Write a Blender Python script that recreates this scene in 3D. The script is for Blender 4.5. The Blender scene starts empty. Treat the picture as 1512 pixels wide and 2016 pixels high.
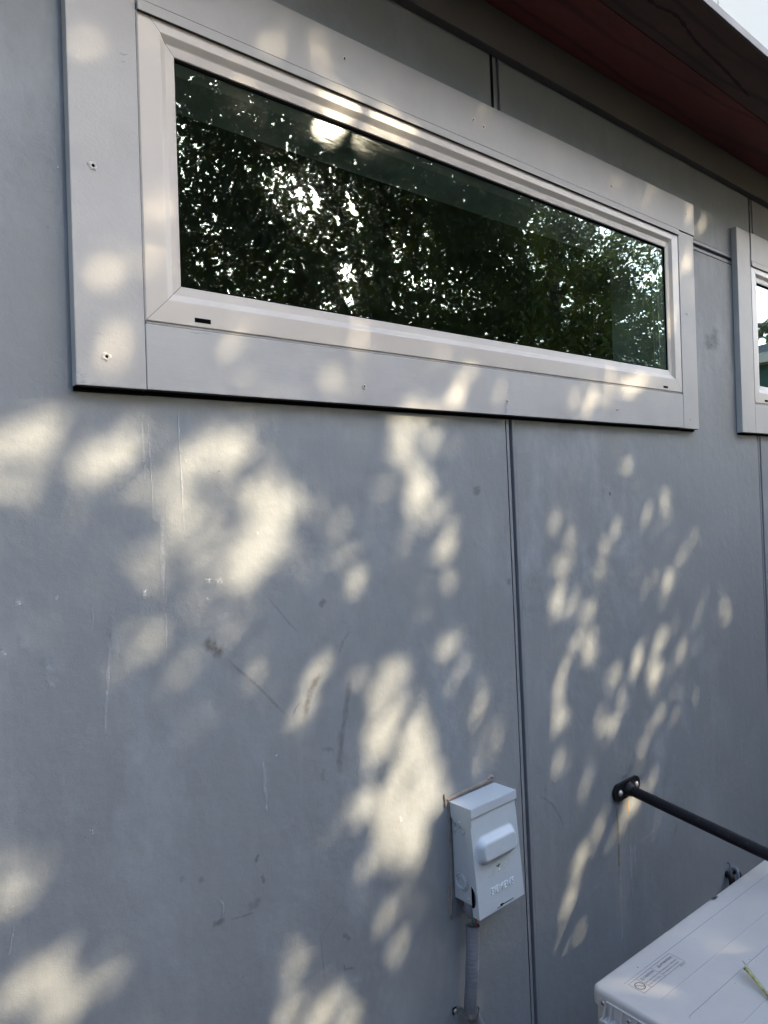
import bpy, bmesh, math, random
import numpy as np
from mathutils import Vector, Matrix
from math import radians, sin, cos, pi

random.seed(7)
rng = np.random.default_rng(11)
sc = bpy.context.scene
C = sc.collection

# ---------------------------------------------------------------- camera
cam_data = bpy.data.cameras.new("camera")
cam = bpy.data.objects.new("camera", cam_data)
C.objects.link(cam)
cam_data.sensor_fit = 'HORIZONTAL'
cam_data.sensor_width = 36.0
cam_data.lens = 36.0 * 1430.0 / 1512.0
cam_data.clip_start = 0.01
cam_data.clip_end = 2000.0
R = Matrix(((0.75954701, 0.03995226, -0.64922428),
            (-0.64889951, -0.02238703, -0.76054471),
            (-0.04491969, 0.99895077, 0.008921)))
cam.matrix_world = Matrix.Translation((0, -0.97, 0)) @ R.to_4x4()
sc.camera = cam

# ---------------------------------------------------------------- light
SUN = Vector((0.77, -1.0, 0.67)).normalized()      # towards the sun
world = bpy.data.worlds.new("World")
sc.world = world
world.use_nodes = True
wn = world.node_tree
wn.nodes.clear()
sky = wn.nodes.new('ShaderNodeTexSky')
sky.sky_type = 'NISHITA'
sky.sun_disc = False
sky.sun_elevation = math.asin(SUN.z)
sky.sun_rotation = math.atan2(SUN.x, SUN.y)
sky.air_density = 1.0
sky.dust_density = 1.6
sky.ozone_density = 0.8
bg = wn.nodes.new('ShaderNodeBackground')
bg.inputs['Strength'].default_value = 0.15
wo = wn.nodes.new('ShaderNodeOutputWorld')
wn.links.new(sky.outputs[0], bg.inputs['Color'])
wn.links.new(bg.outputs[0], wo.inputs['Surface'])

sun_data = bpy.data.lights.new("sun", 'SUN')
sun_data.energy = 2.15
sun_data.angle = radians(0.53)
sun_data.color = (1.0, 0.82, 0.56)
sun = bpy.data.objects.new("sun", sun_data)
C.objects.link(sun)
sun.rotation_euler = SUN.to_track_quat('Z', 'Y').to_euler()

sc.view_settings.view_transform = 'Standard'
sc.view_settings.look = 'None'
sc.view_settings.exposure = 2.85
sc.view_settings.gamma = 1.0
sc.cycles.use_denoising = True
sc.cycles.max_bounces = 8
sc.cycles.transparent_max_bounces = 16

HOLES = [(0.220,0.064,0.261,0.086,0.027,0.80), (0.261,0.083,0.311,0.100,0.029,0.80), (0.333,0.080,0.391,0.102,0.015,0.45), (0.308,0.038,0.365,0.071,0.015,0.45), (0.367,0.036,0.434,0.081,0.016,0.55), (0.434,0.010,0.509,0.086,0.032,1.00), (0.401,-0.066,0.445,0.003,0.022,0.85), (0.547,0.098,0.555,0.121,0.014,0.75), (0.481,-0.058,0.566,-0.041,0.038,1.00), (0.459,-0.107,0.505,-0.071,0.030,1.00), (0.520,-0.091,0.591,-0.066,0.020,0.95), (0.375,-0.194,0.392,-0.168,0.016,0.75), (0.491,-0.170,0.561,-0.134,0.015,0.65), (0.539,0.037,0.574,0.024,0.012,0.50), (0.618,0.003,0.667,0.014,0.023,0.80), (0.621,-0.061,0.629,-0.013,0.017,0.70), (0.616,-0.116,0.647,-0.087,0.019,0.50), (0.715,-0.034,0.743,-0.001,0.021,0.70), (0.695,-0.104,0.714,-0.051,0.023,0.80), (0.762,-0.045,0.815,-0.013,0.010,0.50), (0.888,0.007,0.917,0.044,0.021,0.95), (0.757,-0.144,0.821,-0.115,0.024,0.80), (0.980,-0.012,0.980,-0.008,0.015,0.70), (0.964,-0.090,0.994,-0.054,0.020,0.80), (0.986,-0.147,0.988,-0.141,0.019,0.80), (0.865,-0.071,0.866,-0.060,0.018,0.35), (0.633,-0.328,0.686,-0.269,0.032,0.85), (0.786,-0.414,0.830,-0.300,0.044,1.00), (0.837,-0.432,0.874,-0.372,0.029,1.00), (0.863,-0.315,0.843,-0.338,0.018,0.70), (0.948,-0.298,0.976,-0.262,0.031,0.95), (0.957,-0.373,0.961,-0.362,0.025,0.45), (1.031,-0.516,1.060,-0.453,0.035,0.55), (0.878,-0.465,0.896,-0.428,0.022,0.85), (0.797,-0.519,0.846,-0.484,0.027,0.95), (0.885,-0.569,0.903,-0.528,0.029,1.00), (0.812,-0.559,0.843,-0.538,0.030,0.85), (0.803,-0.616,0.827,-0.606,0.016,0.70), (0.841,-0.714,0.864,-0.695,0.023,0.75), (0.861,-0.648,0.875,-0.640,0.013,0.40), (0.623,-0.696,0.680,-0.654,0.029,1.00), (0.659,-0.761,0.707,-0.724,0.025,0.60), (0.711,-0.836,0.792,-0.800,0.043,1.00), (0.655,-0.825,0.686,-0.820,0.034,0.80), (0.191,-0.579,0.247,-0.549,0.015,1.00), (0.202,-0.452,0.215,-0.429,0.020,0.55), (0.225,-0.573,0.255,-0.571,0.014,0.55), (0.249,-0.623,0.278,-0.605,0.020,0.90), (0.724,0.126,0.762,0.140,0.015,0.50), (0.701,0.092,0.728,0.109,0.015,0.35), (0.918,0.137,0.933,0.155,0.011,0.65), (0.936,0.100,0.953,0.119,0.012,0.65), (0.898,0.104,0.908,0.118,0.008,0.55), (0.575,0.135,0.581,0.149,0.009,0.35), (0.586,0.091,0.588,0.098,0.007,0.30), (1.276,0.034,1.324,0.073,0.038,0.55), (1.377,0.033,1.410,0.079,0.037,0.50), (1.296,-0.021,1.315,0.000,0.025,0.55), (1.332,-0.070,1.360,-0.049,0.025,0.80), (1.297,-0.110,1.377,-0.102,0.016,0.70), (1.329,-0.174,1.350,-0.142,0.033,0.70), (1.273,-0.190,1.311,-0.161,0.016,0.70), (1.313,-0.245,1.369,-0.195,0.027,1.00), (1.506,-0.149,1.537,-0.109,0.031,0.80), (1.674,-0.086,1.698,-0.023,0.034,0.65), (1.569,0.055,1.601,0.092,0.025,0.40), (1.497,-0.130,1.509,-0.113,0.015,0.50), (1.600,-0.219,1.610,-0.183,0.030,0.35), (1.496,-0.226,1.502,-0.203,0.028,0.30), (1.778,-0.291,1.804,-0.234,0.032,0.95), (1.881,-0.180,1.957,-0.130,0.018,0.85), (1.997,-0.286,2.030,-0.250,0.018,0.75), (2.254,0.052,2.270,0.075,0.020,0.60), (2.117,0.023,2.146,0.052,0.021,0.50), (1.770,-0.072,1.809,-0.067,0.012,0.60), (1.708,-0.457,1.747,-0.346,0.023,1.00), (1.711,-0.484,1.738,-0.469,0.025,0.95), (1.651,-0.383,1.676,-0.365,0.011,0.90), (1.516,-0.446,1.563,-0.400,0.017,0.85), (1.614,-0.431,1.649,-0.402,0.011,0.85), (1.424,-0.416,1.458,-0.370,0.022,0.60), (1.361,-0.331,1.398,-0.273,0.021,0.55), (1.303,-0.488,1.321,-0.386,0.034,1.00), (1.220,-0.599,1.296,-0.531,0.032,1.00), (1.201,-0.510,1.232,-0.483,0.012,1.00), (1.243,-0.518,1.254,-0.494,0.014,0.95), (1.408,-0.571,1.446,-0.497,0.029,0.95), (1.501,-0.558,1.545,-0.501,0.029,0.85), (1.687,-0.591,1.723,-0.560,0.015,1.00), (1.282,-0.578,1.305,-0.561,0.014,0.85), (1.352,-0.590,1.369,-0.572,0.016,0.45), (1.359,-0.707,1.395,-0.637,0.035,1.00), (1.617,-0.683,1.636,-0.634,0.010,0.90), (1.541,-0.778,1.585,-0.739,0.035,1.00), (1.404,-0.825,1.439,-0.761,0.032,1.00), (1.301,-0.856,1.356,-0.797,0.030,1.00), (1.297,-0.905,1.308,-0.881,0.018,0.90), (1.455,-0.831,1.477,-0.815,0.011,0.70), (1.250,-0.717,1.308,-0.679,0.015,0.50), (1.213,-0.952,1.236,-0.929,0.029,0.30), (1.621,-0.756,1.647,-0.732,0.012,0.50), (0.297,0.026,0.328,0.060,0.005,0.31), (0.313,0.085,0.319,0.098,0.004,0.58), (0.300,0.060,0.307,0.072,0.004,0.59), (0.327,0.056,0.339,0.072,0.003,0.30), (0.223,0.086,0.254,0.120,0.003,0.61), (0.229,0.043,0.245,0.059,0.004,0.31), (0.390,0.110,0.398,0.124,0.005,0.30), (0.381,0.088,0.399,0.108,0.004,0.45), (0.327,0.043,0.338,0.055,0.005,0.31), (0.370,0.037,0.375,0.050,0.004,0.61), (0.298,0.050,0.320,0.081,0.004,0.59), (0.371,0.062,0.402,0.093,0.005,0.31), (0.362,0.041,0.372,0.062,0.004,0.52), (0.361,0.061,0.368,0.078,0.003,0.52), (0.419,0.067,0.450,0.106,0.004,0.38), (0.566,0.030,0.577,0.056,0.007,0.31), (0.524,0.042,0.560,0.083,0.004,0.59), (0.517,0.039,0.537,0.056,0.004,0.45), (0.341,-0.042,0.363,-0.019,0.004,0.39), (0.483,-0.029,0.513,0.005,0.004,0.60), (0.454,-0.054,0.477,-0.028,0.005,0.32), (0.587,0.067,0.613,0.104,0.006,0.39), (0.563,0.039,0.606,0.073,0.005,0.36), (0.502,0.066,0.516,0.089,0.004,0.46), (0.588,-0.095,0.629,-0.063,0.005,0.57), (0.643,-0.126,0.670,-0.098,0.005,0.57), (0.593,-0.041,0.620,-0.008,0.006,0.60), (0.531,-0.128,0.555,-0.092,0.007,0.36), (0.553,-0.094,0.573,-0.060,0.006,0.62), (0.419,-0.129,0.437,-0.115,0.005,0.48), (0.597,-0.096,0.627,-0.066,0.005,0.59), (0.483,-0.141,0.525,-0.109,0.006,0.48), (0.491,-0.072,0.508,-0.052,0.007,0.39), (0.420,-0.206,0.450,-0.177,0.005,0.35), (0.408,-0.253,0.441,-0.221,0.005,0.59), (0.335,-0.186,0.362,-0.155,0.004,0.58), (0.553,-0.221,0.576,-0.197,0.007,0.42), (0.465,-0.153,0.497,-0.118,0.005,0.40), (0.563,-0.158,0.577,-0.132,0.006,0.44), (0.574,0.045,0.595,0.070,0.006,0.38), (0.601,0.037,0.613,0.059,0.008,0.39), (0.572,-0.034,0.619,0.004,0.004,0.34), (0.702,0.004,0.725,0.028,0.006,0.42), (0.584,0.013,0.617,0.039,0.007,0.47), (0.564,-0.041,0.595,-0.012,0.007,0.51), (0.650,-0.084,0.696,-0.051,0.006,0.54), (0.677,-0.081,0.696,-0.054,0.008,0.59), (0.563,-0.081,0.614,-0.046,0.006,0.44), (0.576,-0.100,0.619,-0.066,0.006,0.31), (0.693,-0.185,0.710,-0.151,0.008,0.37), (0.561,-0.078,0.588,-0.058,0.004,0.50), (0.796,0.007,0.820,0.030,0.008,0.54), (0.744,-0.056,0.795,-0.019,0.005,0.44), (0.785,-0.040,0.815,-0.014,0.009,0.34), (0.729,-0.116,0.771,-0.089,0.007,0.50), (0.733,-0.084,0.763,-0.045,0.009,0.56), (0.761,-0.085,0.770,-0.066,0.006,0.48), (0.751,-0.015,0.774,0.019,0.008,0.45), (0.803,-0.059,0.831,-0.027,0.009,0.60), (0.823,-0.017,0.852,0.002,0.007,0.56), (0.815,0.007,0.848,0.050,0.009,0.53), (0.949,-0.024,0.973,0.005,0.009,0.61), (0.945,-0.014,0.994,0.022,0.007,0.33), (0.716,-0.115,0.758,-0.088,0.007,0.41), (0.840,-0.205,0.874,-0.173,0.007,0.33), (0.688,-0.109,0.741,-0.071,0.006,0.48), (0.930,0.010,0.950,0.036,0.008,0.31), (0.908,-0.042,0.938,0.006,0.009,0.39), (0.905,-0.048,0.917,-0.025,0.007,0.33), (0.909,-0.178,0.926,-0.157,0.009,0.60), (0.880,-0.050,0.942,-0.007,0.008,0.60), (0.811,-0.109,0.829,-0.091,0.008,0.51), (0.909,-0.039,0.933,-0.014,0.007,0.32), (0.550,-0.274,0.583,-0.246,0.005,0.37), (0.742,-0.309,0.771,-0.267,0.005,0.53), (0.577,-0.289,0.606,-0.268,0.006,0.34), (0.671,-0.331,0.705,-0.309,0.005,0.34), (0.896,-0.428,0.919,-0.408,0.006,0.47), (0.876,-0.351,0.910,-0.326,0.007,0.32), (0.799,-0.377,0.820,-0.356,0.006,0.43), (0.916,-0.460,0.930,-0.446,0.011,0.34), (0.760,-0.441,0.811,-0.417,0.008,0.52), (0.876,-0.392,0.905,-0.363,0.007,0.34), (0.906,-0.328,0.930,-0.313,0.008,0.31), (0.769,-0.367,0.790,-0.342,0.010,0.31), (0.984,-0.329,1.046,-0.293,0.006,0.47), (0.859,-0.256,0.898,-0.220,0.007,0.41), (1.035,-0.405,1.069,-0.378,0.011,0.60), (1.039,-0.413,1.070,-0.397,0.008,0.32), (0.890,-0.388,0.938,-0.364,0.007,0.37), (1.141,-0.514,1.181,-0.485,0.009,0.42), (0.939,-0.463,0.969,-0.449,0.008,0.31), (0.812,-0.474,0.848,-0.458,0.009,0.54), (0.807,-0.426,0.823,-0.413,0.008,0.36), (0.847,-0.557,0.884,-0.531,0.008,0.47), (0.861,-0.573,0.914,-0.553,0.008,0.32), (0.723,-0.485,0.760,-0.462,0.007,0.39), (0.821,-0.584,0.871,-0.563,0.010,0.43), (0.823,-0.564,0.846,-0.553,0.009,0.61), (0.752,-0.497,0.767,-0.482,0.009,0.44), (0.729,-0.535,0.767,-0.508,0.006,0.52), (0.878,-0.552,0.921,-0.524,0.010,0.42), (0.765,-0.592,0.791,-0.577,0.010,0.35), (0.866,-0.613,0.886,-0.601,0.010,0.58), (0.838,-0.637,0.886,-0.619,0.007,0.39), (0.787,-0.711,0.818,-0.689,0.007,0.33), (0.802,-0.686,0.854,-0.669,0.007,0.52), (0.593,-0.655,0.620,-0.641,0.007,0.44), (0.707,-0.759,0.757,-0.743,0.010,0.50), (0.585,-0.693,0.599,-0.679,0.006,0.59), (0.628,-0.784,0.640,-0.761,0.009,0.61), (0.592,-0.735,0.646,-0.716,0.005,0.54), (0.692,-0.813,0.745,-0.792,0.006,0.41), (0.657,-0.802,0.699,-0.786,0.008,0.39), (0.868,-0.850,0.890,-0.828,0.012,0.39), (0.671,-0.853,0.698,-0.834,0.006,0.57), (0.612,-0.810,0.628,-0.779,0.008,0.42), (0.598,-0.825,0.649,-0.808,0.005,0.61), (0.569,-0.789,0.582,-0.767,0.006,0.61), (0.243,-0.558,0.262,-0.545,0.005,0.49), (0.182,-0.562,0.205,-0.546,0.005,0.44), (0.234,-0.607,0.242,-0.596,0.004,0.36), (0.151,-0.414,0.160,-0.398,0.004,0.39), (0.155,-0.448,0.165,-0.440,0.003,0.43), (0.165,-0.412,0.193,-0.393,0.005,0.34), (0.214,-0.570,0.223,-0.548,0.005,0.33), (0.197,-0.565,0.209,-0.542,0.004,0.61), (0.209,-0.545,0.220,-0.529,0.006,0.48), (0.313,-0.637,0.327,-0.618,0.005,0.53), (0.229,-0.620,0.233,-0.609,0.004,0.37), (0.214,-0.574,0.222,-0.555,0.004,0.41), (0.682,0.123,0.692,0.142,0.008,0.48), (0.772,0.054,0.839,0.101,0.006,0.35), (0.675,0.158,0.697,0.181,0.004,0.46), (0.770,0.119,0.795,0.147,0.007,0.37), (0.735,0.062,0.760,0.081,0.006,0.41), (0.762,0.123,0.776,0.143,0.005,0.38), (0.862,0.152,0.897,0.179,0.006,0.59), (0.859,0.101,0.898,0.149,0.006,0.45), (0.966,0.117,0.984,0.135,0.007,0.47), (0.880,0.056,0.899,0.093,0.009,0.40), (0.870,0.069,0.893,0.095,0.006,0.45), (0.900,0.056,0.950,0.091,0.007,0.35), (0.837,0.102,0.871,0.139,0.006,0.62), (0.929,0.086,0.950,0.117,0.010,0.35), (0.616,0.147,0.628,0.163,0.006,0.46), (0.531,0.106,0.558,0.132,0.006,0.39), (0.538,0.119,0.569,0.157,0.005,0.53), (0.538,0.102,0.563,0.138,0.004,0.50), (0.553,0.032,0.577,0.056,0.006,0.38), (0.614,0.040,0.631,0.064,0.005,0.62), (1.362,0.058,1.399,0.087,0.009,0.59), (1.376,0.041,1.390,0.071,0.009,0.39), (1.270,0.053,1.287,0.087,0.007,0.35), (1.303,0.033,1.334,0.056,0.007,0.44), (1.365,-0.048,1.391,0.006,0.011,0.61), (1.211,-0.067,1.249,-0.013,0.009,0.47), (1.256,-0.136,1.287,-0.093,0.008,0.56), (1.403,-0.120,1.431,-0.090,0.010,0.49), (1.225,-0.136,1.286,-0.083,0.007,0.37), (1.264,-0.076,1.300,-0.040,0.009,0.35), (1.395,-0.198,1.420,-0.169,0.006,0.53), (1.252,-0.121,1.288,-0.080,0.009,0.58), (1.353,-0.147,1.382,-0.116,0.007,0.42), (1.228,-0.174,1.253,-0.119,0.008,0.35), (1.409,-0.260,1.470,-0.210,0.008,0.53), (1.424,-0.288,1.457,-0.237,0.009,0.30), (1.627,-0.207,1.652,-0.184,0.010,0.34), (1.429,-0.109,1.475,-0.069,0.008,0.33), (1.801,-0.045,1.821,-0.008,0.013,0.49), (1.765,-0.073,1.819,-0.015,0.012,0.54), (1.661,-0.011,1.728,0.053,0.007,0.44), (1.627,0.012,1.653,0.039,0.009,0.56), (1.531,-0.105,1.596,-0.052,0.010,0.45), (1.435,-0.220,1.475,-0.160,0.007,0.41), (1.494,-0.268,1.518,-0.242,0.007,0.32), (1.479,-0.195,1.518,-0.169,0.011,0.52), (1.413,-0.282,1.450,-0.259,0.007,0.47), (1.369,-0.288,1.426,-0.245,0.010,0.59), (1.880,-0.379,1.957,-0.336,0.013,0.53), (1.670,-0.253,1.740,-0.204,0.008,0.47), (1.823,-0.124,1.872,-0.072,0.009,0.39), (1.782,-0.232,1.875,-0.169,0.012,0.45), (2.084,-0.384,2.136,-0.338,0.018,0.53), (2.080,-0.325,2.156,-0.263,0.017,0.49), (2.296,0.036,2.384,0.090,0.012,0.39), (2.124,0.042,2.167,0.074,0.012,0.33), (2.171,0.012,2.286,0.087,0.012,0.52), (1.951,-0.076,2.050,-0.014,0.013,0.33), (1.860,-0.103,1.892,-0.058,0.010,0.44), (1.637,-0.113,1.722,-0.054,0.010,0.32), (1.775,-0.377,1.838,-0.345,0.008,0.41), (1.632,-0.356,1.683,-0.325,0.010,0.31), (1.791,-0.599,1.870,-0.563,0.010,0.45), (1.792,-0.462,1.864,-0.425,0.010,0.36), (1.743,-0.348,1.765,-0.324,0.008,0.55), (1.716,-0.421,1.747,-0.394,0.013,0.31), (1.448,-0.453,1.479,-0.435,0.008,0.39), (1.611,-0.400,1.639,-0.360,0.009,0.52), (1.687,-0.493,1.730,-0.438,0.011,0.40), (1.559,-0.491,1.607,-0.461,0.012,0.60), (1.504,-0.423,1.524,-0.393,0.012,0.47), (1.483,-0.384,1.536,-0.353,0.008,0.38), (1.297,-0.335,1.323,-0.300,0.006,0.56), (1.418,-0.343,1.460,-0.303,0.011,0.55), (1.359,-0.452,1.402,-0.425,0.006,0.36), (1.229,-0.440,1.242,-0.421,0.010,0.55), (1.159,-0.514,1.207,-0.479,0.006,0.52), (1.176,-0.507,1.205,-0.490,0.008,0.59), (1.273,-0.498,1.290,-0.475,0.006,0.36), (1.267,-0.574,1.291,-0.541,0.006,0.54), (1.191,-0.525,1.204,-0.498,0.007,0.45), (1.476,-0.644,1.530,-0.615,0.011,0.49), (1.509,-0.558,1.531,-0.529,0.012,0.49), (1.579,-0.506,1.613,-0.464,0.007,0.40), (1.436,-0.531,1.468,-0.489,0.011,0.34), (1.620,-0.613,1.687,-0.573,0.010,0.58), (1.775,-0.550,1.808,-0.524,0.012,0.33), (1.337,-0.689,1.364,-0.635,0.006,0.35), (1.219,-0.549,1.244,-0.525,0.008,0.51), (1.288,-0.604,1.337,-0.571,0.009,0.57), (1.391,-0.618,1.423,-0.597,0.008,0.56), (1.419,-0.703,1.471,-0.666,0.007,0.37), (1.485,-0.730,1.514,-0.681,0.009,0.61), (1.665,-0.738,1.713,-0.705,0.013,0.61), (1.562,-0.708,1.595,-0.683,0.008,0.44), (1.405,-0.779,1.461,-0.745,0.008,0.50), (1.457,-0.825,1.493,-0.797,0.012,0.36), (1.496,-0.855,1.530,-0.817,0.009,0.53), (1.283,-0.731,1.334,-0.695,0.009,0.55), (1.260,-0.864,1.285,-0.827,0.007,0.31), (1.220,-0.801,1.234,-0.779,0.006,0.55), (1.337,-0.966,1.394,-0.941,0.010,0.61), (1.342,-1.000,1.383,-0.960,0.011,0.49), (1.397,-0.758,1.435,-0.741,0.008,0.40), (1.391,-0.770,1.445,-0.745,0.008,0.43), (1.226,-0.635,1.239,-0.615,0.007,0.55), (1.333,-0.801,1.356,-0.784,0.008,0.47), (1.261,-1.021,1.288,-0.978,0.008,0.35), (1.562,-0.776,1.585,-0.743,0.013,0.47), (1.695,-0.829,1.714,-0.811,0.011,0.59), (2.045,0.730,2.096,0.784,0.036,0.70), (0.321,0.441,0.331,0.463,0.013,0.38), (0.329,0.344,0.346,0.368,0.014,0.48), (0.317,0.290,0.327,0.311,0.012,0.43), (0.345,0.208,0.360,0.229,0.013,0.43), (0.321,0.578,0.335,0.599,0.011,0.33), (0.685,0.709,0.706,0.738,0.011,0.38), (0.848,0.728,0.868,0.757,0.013,0.38), (1.195,0.737,1.214,0.769,0.015,0.43), (1.279,0.729,1.291,0.754,0.014,0.43), (1.713,0.723,1.740,0.748,0.016,0.48), (0.514,0.225,0.531,0.246,0.014,0.48), (0.697,0.203,0.719,0.234,0.016,0.48), (0.774,0.252,0.798,0.277,0.015,0.43), (0.994,0.189,1.024,0.220,0.021,0.45), (1.110,0.176,1.135,0.203,0.018,0.48), (0.426,0.504,0.432,0.527,0.008,0.38), (0.417,0.334,0.422,0.363,0.008,0.53), (0.534,0.617,0.577,0.617,0.011,0.43), (0.613,0.275,0.633,0.293,0.010,0.48), (0.972,0.273,1.001,0.295,0.014,0.43), (0.331,0.522,0.335,0.537,0.013,0.33), (0.358,0.404,0.394,0.433,0.010,0.43), (0.332,0.266,0.367,0.298,0.013,0.48), (0.356,0.356,0.360,0.377,0.012,0.38), (0.406,0.387,0.423,0.433,0.008,0.48), (0.425,0.398,0.430,0.435,0.009,0.70), (0.599,0.698,0.637,0.724,0.014,0.53), (0.429,0.251,0.437,0.267,0.011,0.48), (0.711,0.640,0.775,0.643,0.023,0.90), (0.797,0.637,0.891,0.638,0.023,0.90), (0.985,0.704,0.989,0.729,0.017,0.53), (1.065,0.746,1.074,0.771,0.010,0.60), (1.104,0.741,1.112,0.768,0.014,0.60), (1.397,0.705,1.413,0.744,0.019,0.60), (1.568,0.701,1.602,0.740,0.021,0.55), (1.905,0.672,1.924,0.738,0.026,0.60), (1.911,0.577,1.921,0.634,0.029,0.70), (1.389,0.191,1.550,0.266,0.052,0.96), (1.582,0.251,1.727,0.281,0.017,0.90), (1.206,0.165,1.242,0.194,0.021,0.60), (0.889,0.196,0.916,0.221,0.016,0.45), (0.610,0.227,0.640,0.246,0.012,0.48), (1.822,0.428,1.836,0.537,0.019,0.60), (2.342,0.164,2.354,0.212,0.022,0.50), (0.809,-1.001,0.794,-1.032,0.010,0.85), (0.911,-0.993,0.911,-1.019,0.008,0.50), (0.952,-1.016,0.952,-1.049,0.009,0.95), (0.902,-1.024,0.885,-1.072,0.013,0.85), (0.851,-1.064,0.827,-1.087,0.007,0.80)]
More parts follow.
